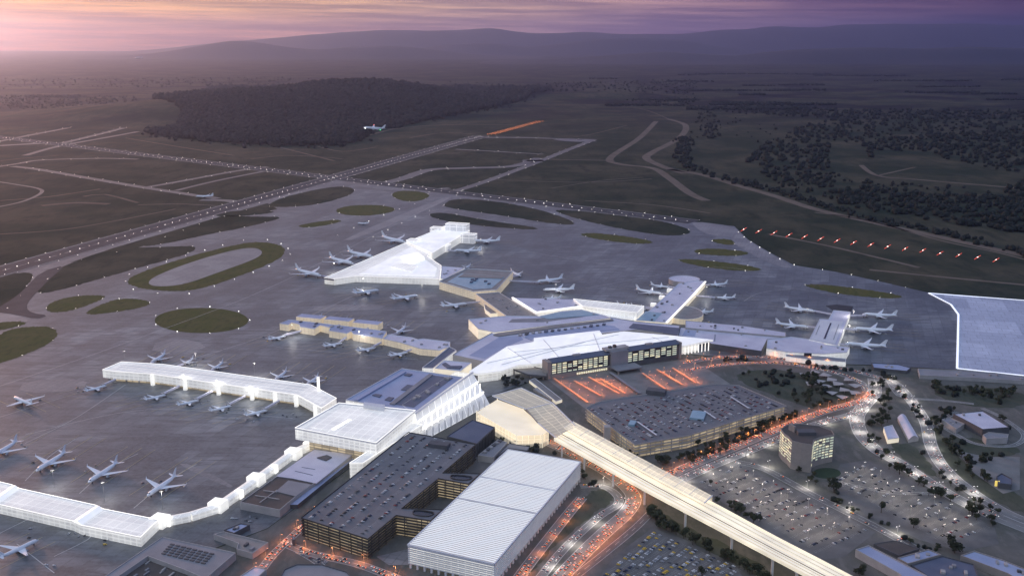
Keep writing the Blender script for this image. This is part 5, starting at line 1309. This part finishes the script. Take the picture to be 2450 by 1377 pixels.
def tree_meshes(seed, lobes, spread, tall):
    rnd = random.Random(seed); bm = bmesh.new()
    tips = []
    for k in range(lobes):
        a = rnd.uniform(0, 6.28); q = spread * math.sqrt(rnd.random())
        c = (q * math.cos(a), q * math.sin(a), tall * rnd.uniform(.5, .86)); tips.append(c)
        leafball(bm, c, rnd.uniform(1.7, 2.9), 34, .85, rnd)
    crown = bpy.data.meshes.new('crown'); bm.to_mesh(crown); bm.free(); crown.materials.append(M['leaf'])
    V, Fc = [], []
    def limb(a, b, r0, r1):
        k = len(V); a, b = Vector(a), Vector(b); d = (b - a).normalized(); u = d.cross(Vector((1, 0.3, 0))).normalized(); w = d.cross(u)
        for p, rr_ in ((a, r0), (b, r1)):
            for t in range(6): V.append(p + u * rr_ * math.cos(t * math.tau / 6) + w * rr_ * math.sin(t * math.tau / 6))
        for t in range(6): Fc.append((k + t, k + (t + 1) % 6, k + 6 + (t + 1) % 6, k + 6 + t))
    limb((0, 0, 0), (.15, .1, tall * .45), .38, .24)
    for c in tips[:4]: limb((.15, .1, tall * .42), Vector(c) * .9, .2, .07)
    return crown, mesh('trunk', V, Fc, M['bark'])
TM = [tree_meshes(1, 7, 2.7, 10), tree_meshes(2, 9, 3.4, 9), tree_meshes(3, 5, 1.8, 11), tree_meshes(4, 8, 3.0, 10)]
def lump(seed):
    rnd = random.Random(seed); bm = bmesh.new()
    bmesh.ops.create_icosphere(bm, subdivisions=2, radius=1)
    ph = [rnd.uniform(0, 6) for _ in range(6)]
    for v in bm.verts:
        n = v.co.normalized(); k = 1 + .22 * math.sin(n.x * 5 + ph[0]) * math.sin(n.y * 5 + ph[1]) + .16 * math.sin(n.z * 7 + ph[2] + n.x * 4) + rnd.uniform(-.13, .13)
        v.co = Vector((n.x * k, n.y * k, max(n.z, -.5) * k * .85))
    leafball(bm, (0, 0, .2), 1.1, 30, .3, rnd)
    me = bpy.data.meshes.new('lump'); bm.to_mesh(me); bm.free(); return me
LUMP = [lump(k) for k in range(4)]
TREES = []       # point, size, place
def along(px, n, spread, size, place):
    c = path(px, 8)
    for _ in range(n):
        p = R.choice(c) + Vector((R.gauss(0, spread), R.gauss(0, spread), 0)); TREES.append((p, size * R.uniform(.7, 1.3), place))
def within(px, n, size, place):
    poly = [P(x, y) for x, y in px]; xs = [p.x for p in poly]; ys = [p.y for p in poly]; k = 0; t = 0
    while k < n and t < n * 40:
        t += 1; p = Vector((R.uniform(min(xs), max(xs)), R.uniform(min(ys), max(ys)), 0))
        if inside(p, poly): TREES.append((p, size * R.uniform(.65, 1.35), place)); k += 1
along([(1556, 1232), (1600, 1264), (1660, 1298), (1750, 1345), (1835, 1390), (1860, 1404)], 44, 3, 15, 'in the dense row below the viaduct')
along([(1722, 1204), (1770, 1228), (1815, 1254), (1850, 1280)], 12, 4, 13, 'on the far side of the viaduct')
for x, y, s in ((1995, 1172, 20), (2152, 1134, 21), (2238, 1190, 17), (2250, 1182, 13), (2222, 1186, 14), (2326, 1232, 22), (2344, 1226, 15), (2108, 1226, 18), (2186, 1262, 17), (2284, 1322, 20), (2275, 1300, 13), (2424, 1296, 20), (2404, 1306, 15), (2440, 1318, 16), (1680, 1376, 13), (2056, 1376, 14), (2065, 1366, 12), (1700, 1158, 9)):
    TREES.append((P(x, y), s, 'standing alone among the open car parks'))
along([(2000, 1200), (2080, 1238), (2180, 1296), (2240, 1318)], 20, 3, 7, 'in the low hedge line across the open car parks')
along([(1536, 1098), (1580, 1108), (1660, 1098), (1720, 1076), (1800, 1040), (1890, 996)], 52, 6, 12, 'in front of the broad low car park')
along([(1700, 1080), (1780, 1040), (1850, 1010)], 24, 9, 11, 'in front of the broad low car park')
within([(1880, 890), (1960, 905), (1990, 960), (1940, 990), (1896, 968)], 34, 13, 'right of the crowded car park deck')
within([(1770, 890), (1880, 884), (1900, 960), (1800, 920)], 20, 9, 'between the terminal road and the crowded deck')
within([(1190, 900), (1250, 905), (1262, 925), (1205, 925)], 16, 10, 'between the station and the footbridge')
along([(1186, 1058), (1230, 1068), (1290, 1080), (1330, 1086)], 16, 4, 9, 'beside the station walls')
along([(1455, 1058), (1500, 1092), (1530, 1104)], 12, 4, 9, 'beside the left wall of the broad car park')
along([(1420, 1160), (1404, 1148), (1398, 1140)], 6, 3, 9, 'by the corner of the louvred car park')
along([(2096, 920), (2118, 950), (2112, 985), (2090, 1018)], 22, 8, 13, 'between the two motorway curves')
along([(2150, 930), (2180, 975), (2200, 1000)], 10, 4, 10, 'along the right-hand motorway')
along([(2238, 1008), (2262, 1050), (2296, 1104), (2360, 1150)], 30, 9, 12, 'beside the depot yard')
within([(2225, 920), (2460, 940), (2460, 972), (2260, 958)], 46, 13, 'in the belt below the cargo buildings')
within([(2420, 1080), (2460, 1080), (2460, 1260), (2420, 1210)], 18, 13, 'at the far right edge beyond the yard')
along([(1690, 866), (1730, 864), (1880, 860), (1960, 880), (2080, 890), (2140, 912)], 22, 5, 9, 'along the terminal road')
within([(2370, 1000), (2450, 1000), (2450, 1060), (2430, 1050)], 10, 10, 'behind the depot')
along([(2140, 1118), (2240, 1184), (2340, 1236), (2450, 1290)], 18, 5, 11, 'along the near side of the curved motorway')
along([(2080, 1050), (2120, 1100), (2100, 1120)], 10, 6, 10, 'inside the motorway fork')
along([(2215, 1080), (2250, 1135), (2330, 1195), (2440, 1262)], 20, 5, 9, 'between the two motorways')
within([(2240, 985), (2275, 975), (2300, 985), (2260, 1000)], 8, 11, 'beside the depot yard')
along([(1900, 1100), (1940, 1150), (2000, 1180)], 8, 5, 8, 'around the office tower')
within([(2300, 1100), (2400, 1090), (2440, 1090), (2330, 1110)], 14, 10, 'behind the fenced yard')
# the woods beyond the perimeter road
WOOD = []
_save = TREES; TREES = WOOD
along([(1640, 330), (1632, 370), (1652, 402), (1720, 424), (1800, 444)], 150, 26, 20, 'w')
along([(1690, 300), (1700, 330), (1690, 270)], 70, 40, 20, 'w')
along([(1800, 446), (1900, 470), (2000, 503), (2120, 533), (2240, 556), (2460, 610)], 170, 18, 16, 'w')
within([(1775, 385), (1830, 345), (1900, 325), (1985, 345), (1990, 400), (1930, 440), (1850, 432)], 260, 23, 'w')
within([(1850, 440), (1990, 410), (2030, 430), (2000, 465), (1900, 460)], 60, 19, 'w')
within([(1960, 470), (2080, 450), (2200, 460), (2330, 470), (2460, 480), (2460, 560), (2300, 540), (2140, 515), (2040, 500)], 420, 21, 'w')
within([(2080, 400), (2100, 360), (2200, 365), (2300, 390), (2460, 420), (2460, 400), (2460, 330), (2300, 320), (2120, 330), (2060, 345)], 420, 23, 'w')
within([(1860, 320), (1960, 290), (2200, 280), (2460, 300), (2460, 340), (2200, 330), (2050, 345)], 420, 24, 'w')
within([(2400, 455), (2460, 430), (2460, 480), (2410, 480)], 26, 22, 'w')
within([(2000, 430), (2460, 460), (2460, 470), (2050, 450)], 30, 14, 'w')
within([(1660, 262), (1800, 250), (2000, 262), (2460, 265), (2460, 290), (2000, 285), (1800, 275)], 520, 26, 'w')
within([(1660, 290), (1760, 280), (1860, 300), (1860, 380), (1760, 390)], 22, 16, 'w')
for k in range(46):      # far belts across the plain
    y = R.uniform(176, 262); x = R.uniform(-60, 2480); l = R.uniform(60, 330)
    if 330 < x + l and x < 1330 and y > 170: continue
    within([(x, y), (x + l, y + R.uniform(-2, 2)), (x + l, y + 2.2), (x, y + 2.2)], int(l * .8), 24, 'w')
within([(0, 230), (340, 232), (330, 262), (0, 262)], 420, 20, 'w'); within([(0, 190), (700, 186), (680, 205), (0, 215)], 420, 22, 'w')
within([(1300, 200), (1680, 190), (1660, 252), (1330, 235)], 420, 24, 'w')
TREES = _save
TREES = [t for t in TREES if seen(t[0])]
TREES.sort(key=lambda t: -t[1] / t[0].y)
for k, (p, s, place) in enumerate(TREES[:290]):
    crown, trunk = TM[k % 4]
    t = thing('tree', ('leafy' if k % 4 < 2 else 'tall' if k % 4 == 2 else 'broad') + ' dark green tree ' + place, 'tree', p, 'trees ' + place, R.uniform(0, 6.28)); s = s / 11
    t.scale = (s * R.uniform(.9, 1.2), s * R.uniform(.9, 1.2), s)
    link('trunk', trunk, t); link('crown', crown, t)
def lumps(items, name, label, mat, flat=1):
    it = []
    for p, s, _ in items:
        r_ = s * .42
        it.append((LUMP[R.randrange(4)], Matrix.Translation((p.x, p.y, p.z + r_ * .8)) @ Matrix.Rotation(R.uniform(0, 6.28), 4, 'Z') @ Matrix.Diagonal((r_ * R.uniform(.6, 1.45), r_ * R.uniform(.6, 1.45), r_ * R.uniform(.75, 1.6), 1))))
    me = merged(name, it, lambda a, b: 0); me.materials.append(M[mat]); tag(link(name, me), label, 'woodland', kind='stuff')
lumps(WOOD + TREES[290:], 'woodland', 'dark scattered woods beyond the sandy perimeter road and across the plain', 'leafdark')
# the forest on the hill
hp = [P(x, y) for x, y in ((345, 318), (420, 330), (500, 338), (600, 345), (700, 349), (800, 346), (860, 338), (880, 318), (960, 300), (1060, 282), (1150, 268), (1180, 262), (1250, 240), (1320, 214), (1100, 196), (700, 190), (520, 208), (430, 250), (370, 262), (440, 285), (420, 305))]
xs = [p.x for p in hp]; ys = [p.y for p in hp]; FOR = []
y = min(ys)
while y < min(max(ys), 13500):
    st = 24 + (y - 5500) / 330
    x = min(xs)
    while x < max(xs):
        p = Vector((x + R.uniform(-.5, .5) * st, y + R.uniform(-.5, .5) * st, 0)); x += st
        if not inside(p, hp) or R.random() < .1: continue
        p.z = rise(p.x, p.y) - 1; FOR.append((p, 34 * R.uniform(.55, 1.5) * (1 + (y - 5500) / 15000), ''))
    y += st
for i in range(0, 16):
    a, b = hp[i], hp[(i + 1) % len(hp)]
    for k in range(22):
        p = a.lerp(b, R.random()) + Vector((R.gauss(0, 45), R.gauss(0, 90), 0)); p.z = rise(p.x, p.y) - 1; FOR.append((p, R.uniform(14, 30), ''))
lumps(FOR, 'forest', 'dense dark forest covering the hill beyond the runways', 'forest')

# ================================================================== LAMPS
def lamp_mesh(name, h, r_, mat):
    v, f = boxv((0, 0, 0), .18, .18, h); V = list(v); Fc = list(f); mi = [1] * 6; k = len(V)
    V += [Vector((r_, 0, h)), Vector((0, r_, h)), Vector((-r_, 0, h)), Vector((0, -r_, h)), Vector((0, 0, h + r_)), Vector((0, 0, h - r_ * .6))]
    Fc += [(k, k + 1, k + 4), (k + 1, k + 2, k + 4), (k + 2, k + 3, k + 4), (k + 3, k, k + 4), (k + 1, k, k + 5), (k + 2, k + 1, k + 5), (k + 3, k + 2, k + 5), (k, k + 3, k + 5)]; mi += [0] * 8
    return mesh(name, V, Fc, [M[mat], M['metal']], mi=mi)
RL = lamp_mesh('runway_light', .9, .85, 'rlamp'); RO = lamp_mesh('approach_light', .9, 1.5, 'orangelamp')
LTS = []
def lights(a, b, gap, off, place, s=1.0):
    d = (b - a).normalized(); n = Vector((-d.y, d.x, 0)); t = 0
    while t < (b - a).length: LTS.append((a + d * t + n * off, s, place)); t += gap
lights(RA, RB, 42, 0, 'on the centre line of the dark main runway', 1.05); lights(RA, RB, 78, -56, 'along the near edge of the dark main runway', .8); lights(RA, RB, 78, 56, 'along the far edge of the dark main runway', .8)
lights(SA, SB, 44, 0, 'on the crossing runway', 1.1); lights(SA, SB, 110, 48, 'along the far edge of the crossing runway'); lights(SA, SB, 150, -50, 'along the near edge of the crossing runway')
def curve_l(px, gap, place, w=0, s=1.0):
    c = path(px, 6); n = normals2(c); acc = 0
    for i in range(1, len(c)):
        acc += (c[i] - c[i - 1]).length
        if acc > gap:
            acc = 0
            for o_ in ((-w, w) if w else (0,)): LTS.append((c[i] + n[i] * o_, s, place))
for px, w in (([(-60, 352), (100, 318), (200, 300), (310, 285)], 30), ([(140, 345), (250, 318), (330, 299), (490, 287)], 24), ([(-40, 404), (40, 392), (100, 383), (240, 379), (330, 381)], 18), ([(30, 398), (90, 405), (200, 424), (330, 446), (420, 460), (520, 475)], 20), ([(350, 448), (430, 434), (560, 410), (640, 399)], 16),
              ([(820, 437), (900, 440), (960, 428), (1030, 406), (1120, 402), (1230, 397), (1290, 378)], 30), ([(1060, 465), (1150, 438), (1280, 390), (1360, 358), (1422, 334)], 22), ([(1140, 329), (1240, 329), (1340, 332), (1422, 334)], 30), ([(1090, 357), (1180, 362), (1300, 369)], 20), ([(1060, 478), (960, 515), (840, 570)], 60)):
    curve_l(px, 130, 'beside a taxiway in the far grass', w, .85)
for q in ISL:
    c = chaikin([P(x, y) for x, y in q], 2); acc = 0
    for i in range(1, len(c)):
        acc += (c[i] - c[i - 1]).length
        if acc > 95: acc = 0; LTS.append((c[i], .72, 'around a grass island of the apron'))
for a0 in range(0, 360, 40): LTS.append((P(482 + 116 * math.cos(rad(a0)), 766 + 32 * math.sin(rad(a0))), 1, 'around the oval grass island'))
for px in ([(300, 690), (300, 675), (330, 648), (560, 580), (640, 574), (690, 596), (670, 626), (480, 696), (400, 704), (300, 690)], [(1755, 545), (1790, 575), (1842, 606), (1900, 634), (2000, 650), (2110, 674), (2222, 700)]): curve_l(px, 80, 'around the apron edge and the long grass oval')
LTS = [l for l in LTS if seen(l[0]) or l[0].y > 2000]
LTS = [l for l in LTS if abs(l[0].x) < l[0].y * .54]
LTS = [(p, s_ * R.uniform(.65, 1.2), pl) for p, s_, pl in LTS]
LTS.sort(key=lambda l: l[0].y)
for p, s, place in LTS[:285]:
    o = link('runway_light', RL); o.location = (p.x, p.y, .5); o.scale = (s, s, s); tag(o, 'small white runway light ' + place, 'runway light', 'runway lights ' + place)
me = merged('distant_lights', [(RL, Matrix.Translation((p.x, p.y, .5)) @ Matrix.Scale(s, 4)) for p, s, _ in LTS[285:]], lambda a, b: b); me.materials.append(M['rlamp']); me.materials.append(M['metal'])
tag(link('distant_lights', me), 'many more tiny lights along the far runways and taxiways', 'lights', kind='stuff')
# red approach bars on the right
for k, (zx, zy) in enumerate(((445, 265), (553, 278), (662, 290), (770, 305), (882, 317), (997, 332), (1114, 345), (1232, 360), (1355, 374), (1475, 388), (1600, 403), (1727, 415), (1850, 435), (1984, 448), (2118, 464), (2250, 483))):
    x, y = 1630 + zx / 2.988, 460 + zy / 2.988
    a, b = P(x - 7.5, y + 4.6, 1.4), P(x + 7.5, y - 4.6, 1.4); m = (a + b) / 2
    t = thing('approach_light', 'red approach light bar with a white centre, ' + ('first', 'second', 'third', 'fourth', 'fifth', 'sixth', 'seventh', 'eighth', 'ninth', 'tenth', 'eleventh', 'twelfth', 'thirteenth', 'fourteenth', 'fifteenth', 'last')[k] + ' from the runway end', 'approach light', (m.x, m.y, 0), 'red approach light bars in the right-hand grass')
    v, f = barv(a, b, .55, .3); obj('light_bar', v, f, M['redlamp'], t)
    v, f = barv(m.lerp(a, .16) + Vector((0, 0, .6)), m.lerp(b, .16) + Vector((0, 0, .6)), .5, .25); obj('centre_light', v, f, M['rlamp'], t)
    for q in (a, m, b): v, f = boxv((q.x, q.y, 0), .2, .2, 1.35); obj('post', v, f, M['metal'], t)
# orange-red lights beyond the far end of the main runway
for i in range(20):
    t_ = i / 19; x, y = 1176 + 114 * t_, 321.5 - 31 * t_
    for o_ in (-26, 0, 26):
        p = P(x, y); o = link('approach_light', RO); o.location = (p.x + o_, p.y + o_ * .3, .3); o.scale = (1.2, 1.2, 1.2); tag(o, 'orange-red lamp in the strip of lamps beyond the far runway end', 'approach light', 'orange-red lamps beyond the far runway end')
# car park lamps, and street lamps added for the glow of the light trails
def pole_parts(h, head, glow, arms, arm):
    v, f = boxv((0, 0, 0), .35, .35, h); pole = mesh('pole', v, f, M['metal'])
    parts = []
    for k in range(arms):
        a = k * math.tau / arms; parts.append(barv((0, 0, h - .15), (arm * math.cos(a), arm * math.sin(a), h), .2, .15))
    v, f = merge(parts); am = mesh('arm', v, f, M['metal'])
    V, Fc, hv = [], [], []
    for k in range(arms):
        a = k * math.tau / arms; x, y = arm * math.cos(a), arm * math.sin(a); q = len(V)
        V += [(x - .3, y - .15, h - .05), (x + .3, y - .15, h - .05), (x + .3, y + .15, h - .05), (x - .3, y + .15, h - .05)]; Fc.append((q + 3, q + 2, q + 1, q))
        hv.append(boxv((x, y, h), 1.0, .6, .25))
    v, f = merge(hv)
    return pole, am, mesh('lamp_head', v, f, M[glow]), mesh('lens', V, Fc, M[head])
LP4 = pole_parts(13, 'poollamp', 'poolglow', 2, 1.2); LPS = pole_parts(10, 'sodium', 'sodiumglow', 1, 2.6); LPW = pole_parts(11, 'whitelamp', 'whiteglow', 2, 2.4); LPA = pole_parts(27, 'apronlamp', 'whiteglow', 4, 1.6); LPF = pole_parts(9, 'forelamp', 'sodiumglow', 1, 2.2)
def lamp(kind, p, rz, label, group):
    t = thing('street_lamp', label, 'street lamp', p, group, rz)
    hd = None
    for nm, me in zip(('pole', 'arm', 'lamp_head', 'lens'), kind):
        o = link(nm, me, hd if nm == 'lens' else t)
        if nm == 'lamp_head': hd = o
for gx, gy, n1, n2 in (([(1765, 1118), (1680, 1152), (1955, 1316), (2075, 1272)], None, 4, 7), ([(2066, 1112), (2000, 1150), (2270, 1298), (2370, 1266)], None, 3, 7)):
    a, b, c, d = [P(x, y) for x, y in gx]
    for i in range(n1):
        for j in range(n2):
            u, w = (i + .5) / n1, (j + .3) / n2; p = a.lerp(b, u).lerp(d.lerp(c, u), w) + Vector((R.uniform(-3, 3), R.uniform(-3, 3), .2))
            pl = 'in the open car park right of the viaduct' if n1 == 4 else 'in the open car park beside the motorway'
            lamp(LP4, p, R.uniform(0, 1.5), 'lit lamp post' if n1 < 0 else 'tall lamp post with lit heads ' + pl, 'lamp posts ' + pl)
def lamps_along(key, gap, off, kind, label, group, rng=(0, 1)):
    c = RD[key]; n = normals2(c); acc = gap * .5
    for i in range(1, len(c)):
        acc += (c[i] - c[i - 1]).length
        if acc > gap and rng[0] <= i / len(c) <= rng[1]:
            acc = 0; p = c[i] + n[i] * off; p.z = .2
            if seen(p): lamp(kind, p, math.atan2(-n[i].y * off, -n[i].x * off), label, group)
for key, gap, off, pl, rng in (('a', 18, 12.5, 'along the orange road under the viaduct', (0, 1)), ('d', 18, 11, 'along the orange road behind the office tower', (0, 1)), ('h', 26, 9.5, 'along the orange terminal road', (0, .75)), ('i', 26, 8.5, 'along the orange lower terminal road', (0, .6)), ('j', 30, 7.5, 'at the orange crossroads', (0, .7)), ('k', 40, 8.5, 'on the pinkish street below the dark car park', (0, 1)), ('c', 40, 9, 'beside the louvred car park road', (0, 1))):
    lamps_along(key, gap, off, LPS, 'street lamp with an orange head ' + pl, 'orange street lamps ' + pl, rng)
for key, gap, off, pl in (('b', 60, 7, 'along the pale curved ramp'), ('e', 44, -10, 'along the pale road by the office tower'), ('f', 46, 0, 'along the curved white motorway'), ('g', 46, 0, 'along the right-hand white motorway'), ('m', 70, 8, 'on the road between the open car parks')[:4]):
    lamps_along(key, gap, off, LPW, 'twin white street lamp ' + pl, 'white street lamps ' + pl, (0, .84) if key == 'm' else (0, 1))
for x, y, w_ in ((300, 872, 'behind the left end of the long white pier'), (470, 878, 'behind the middle of the long white pier'), (610, 902, 'behind the long white pier between two tails'), (440, 930, 'in front of the long white pier, left one'), (520, 944, 'in front of the long white pier, middle one'), (600, 958, 'in front of the long white pier, right one'), (130, 1168, 'beside the second slanted jet'), (250, 1198, 'beside the third slanted jet'), (390, 1220, 'near the bend of the curved walkway'), (700, 806, 'below the left end of the zigzag pier'), (860, 822, 'below the middle of the zigzag pier'),
                (870, 690, 'below the triangular pier, left one'), (1010, 708, 'below the triangular pier, right one'), (1150, 592, 'right of the glowing far arm'), (800, 652, 'at the left tip of the triangular pier'), (1330, 706, 'by the pair of jets on the open apron'), (1560, 716, 'left of the east pier'), (1690, 712, 'right of the east pier'), (1930, 766, 'left of the short white pier'), (2040, 772, 'right of the short white pier, far one'), (2030, 808, 'right of the short white pier, near one')):
    lamp(LPA, P(x, y, .2), .5, 'tall floodlight mast ' + w_, 'apron floodlight masts')
# glowing canopies and lamps added for the orange streaks of the hotel forecourt
LANES = [((1326, 909), (1406, 966), 'leftmost'), ((1374, 914), (1438, 950), 'second from the left'), ((1408, 905), (1482, 945), 'third from the left'), ((1436, 909), (1496, 944), 'just left of the grey walkway'), ((1537, 896), (1592, 934), 'just right of the grey walkway'), ((1571, 887), (1632, 923), 'second from the right'), ((1609, 883), (1665, 919), 'rightmost')]
for (a, b, w) in LANES:
    A, B = P(*a), P(*b); m = (A + B) / 2
    t = thing('lane_canopy', 'orange-lit lane canopy in the hotel forecourt, ' + w, 'canopy', (m.x, m.y, 0), 'orange lane canopies in front of the hotel')
    v, f = barv(A + Vector((0, 0, 3.4)), B + Vector((0, 0, 3.4)), 3.6, .35); obj('roof', v, f, M['amberroof'], t)
    for k in range(6):
        q = A.lerp(B, (k + .5) / 6); v, f = boxv((q.x, q.y, 0), .4, .4, 3.4); obj('post', v, f, M['metal'], t)
    d_ = (B - A).normalized(); nn = Vector((-d_.y, d_.x, 0))
    for k in range(4): lamp(LPF, A.lerp(B, (k + .5) / 4) + nn * 7 + Vector((0, 0, .2)), math.atan2(nn.y, nn.x), 'street lamp with an orange lit head in the hotel forecourt', 'orange street lamps in the hotel forecourt')
A, B = P(1460, 895), P(1531, 945); m = (A + B) / 2
t = thing('walkway_canopy', 'long plain grey walkway roof from the hotel porch to the car park deck', 'canopy', (m.x, m.y, 0))
v, f = barv(A + Vector((0, 0, 4)), B + Vector((0, 0, 4)), 6, .5); obj('roof', v, f, M['roofgrey'], t)
for k in range(6): q = A.lerp(B, (k + .5) / 6); v, f = boxv((q.x, q.y, 0), .5, .5, 4); obj('post', v, f, M['metal'], t)

# ================================================================== SKY, SUN, AIR
w = bpy.data.worlds.new('World'); sc.world = w; w.use_nodes = True; nt = w.node_tree
bg = nt.nodes['Background']
tc = N(nt, 'ShaderNodeTexCoord'); sep = N(nt, 'ShaderNodeSeparateXYZ'); nt.links.new(tc.outputs['Generated'], sep.inputs[0])
az = N(nt, 'ShaderNodeMath', operation='ARCTAN2'); nt.links.new(sep.outputs[0], az.inputs[0]); nt.links.new(sep.outputs[1], az.inputs[1])
def ramp(sock, lo, hi, stops):
    mr = N(nt, 'ShaderNodeMapRange'); mr.inputs[1].default_value = lo; mr.inputs[2].default_value = hi; nt.links.new(sock, mr.inputs[0])
    cr = N(nt, 'ShaderNodeValToRGB'); e = cr.color_ramp.elements
    for i, (p, c) in enumerate(stops):
        el = e[i] if i < 2 else e.new(p)
        el.position = p; el.color = rgb(c)
    nt.links.new(mr.outputs[0], cr.inputs[0]); return cr.outputs[0]
def srgb(r_, g_, b_): return tuple(((x / 255 + .055) / 1.055) ** 2.4 if x > 10 else x / 3300 for x in (r_, g_, b_))
q = math.pi
#  azimuth: 0 straight ahead, negative to the left; frame spans about -.47 .. +.47
low = ramp(az.outputs[0], -1.4, 1.4, [(0, (.34, .17, .20)), (.22, (.90, .32, .20)), (.33, (.92, .38, .27)), (.42, (.92, .46, .42)), (.49, (.70, .42, .50)), (.55, (.40, .25, .44)), (.61, (.15, .105, .28)), (.67, (.035, .028, .115)), (.8, (.018, .018, .085)), (1, (.03, .03, .10))])
high = ramp(az.outputs[0], -1.4, 1.4, [(0, (.40, .26, .28)), (.24, (1.25, .56, .15)), (.33, (1.25, .63, .21)), (.40, (1.1, .64, .31)), (.48, (.80, .53, .41)), (.55, (.52, .32, .38)), (.60, (.28, .16, .27)), (.66, (.10, .05, .13)), (.8, (.045, .032, .10)), (1, (.06, .05, .14))])
e1 = N(nt, 'ShaderNodeMapRange'); e1.inputs[1].default_value = .008; e1.inputs[2].default_value = .032; nt.links.new(sep.outputs[2], e1.inputs[0])
# thin streaks of cloud: a direction-based noise, long in azimuth, thin in height
cmb = N(nt, 'ShaderNodeCombineXYZ')
m1 = N(nt, 'ShaderNodeMath', operation='MULTIPLY'); m1.inputs[1].default_value = 5.0; nt.links.new(az.outputs[0], m1.inputs[0])
m2 = N(nt, 'ShaderNodeMath', operation='MULTIPLY_ADD'); m2.inputs[1].default_value = 150.0; nt.links.new(sep.outputs[2], m2.inputs[0])
m3 = N(nt, 'ShaderNodeMath', operation='MULTIPLY'); m3.inputs[1].default_value = 2.2; nt.links.new(az.outputs[0], m3.inputs[0]); nt.links.new(m3.outputs[0], m2.inputs[2])
nt.links.new(m1.outputs[0], cmb.inputs[0]); nt.links.new(m2.outputs[0], cmb.inputs[1])
cl = noise(nt, cmb.outputs[0], 1.0, 8, .66, .43, .60)
base = mix(nt, low, high, e1.outputs[0])
bright = mix(nt, base, (1.32, 1.20, 1.05), 1.0, 'MULTIPLY'); darkc = mix(nt, base, (.62, .56, .70), 1.0, 'MULTIPLY')
base = mix(nt, darkc, bright, cl)
zen = ramp(az.outputs[0], -math.pi, math.pi, [(0, (.52, .68, .90)), (.3, (.64, .74, .92)), (.43, (.54, .54, .70)), (.52, (.20, .25, .46)), (.62, (.08, .12, .32)), (.78, (.28, .38, .66)), (1, (.52, .68, .90))])
e2 = N(nt, 'ShaderNodeMapRange'); e2.inputs[1].default_value = .06; e2.inputs[2].default_value = .40; nt.links.new(sep.outputs[2], e2.inputs[0])
nt.links.new(mix(nt, base, zen, e2.outputs[0]), bg.inputs['Color'])
bg.inputs['Strength'].default_value = 1.0

sd = bpy.data.lights.new('sun', 'SUN'); sun = bpy.data.objects.new('sun', sd); COL.objects.link(sun)
sd.energy = 1.75; sd.angle = rad(6); sd.color = (1, .50, .30)
sa, se = rad(-40), rad(8)
sun.rotation_euler = Vector((math.sin(sa) * math.cos(se), math.cos(sa) * math.cos(se), math.sin(se))).to_track_quat('Z', 'Y').to_euler()

m, nt2, b_, out = new_mat('haze_air'); nt2.nodes.remove(b_)
pv = N(nt2, 'ShaderNodeVolumePrincipled'); pv.inputs['Color'].default_value = (.54, .65, 1.0, 1); pv.inputs['Density'].default_value = 2.1e-5; pv.inputs['Anisotropy'].default_value = .85
nt2.links.new(pv.outputs[0], out.inputs['Volume'])
v = [Vector((x, y, z)) for z in (-3, 1850) for x, y in ((-46000, -1200), (46000, -1200), (46000, 68000), (-46000, 68000))]
tag(obj('haze', v, [(0, 3, 2, 1), (4, 5, 6, 7), (0, 1, 5, 4), (1, 2, 6, 5), (2, 3, 7, 6), (3, 0, 4, 7)], m), 'thin dusk haze over the whole plain', 'haze', kind='stuff')

# ================================================================== RENDER
vs = sc.view_settings
sc.display_settings.display_device = 'sRGB'; vs.view_transform = 'Standard'; vs.look = 'None'; vs.exposure = 0; vs.gamma = 1; vs.use_curve_mapping = False
cy = sc.cycles
sc.render.engine = 'CYCLES'
cy.use_denoising = True; cy.max_bounces = 6; cy.diffuse_bounces = 2; cy.glossy_bounces = 2; cy.transmission_bounces = 4; cy.transparent_max_bounces = 12; cy.volume_bounces = 2
cy.sample_clamp_indirect = 4; cy.use_light_tree = True; cy.caustics_reflective = False; cy.caustics_refractive = False
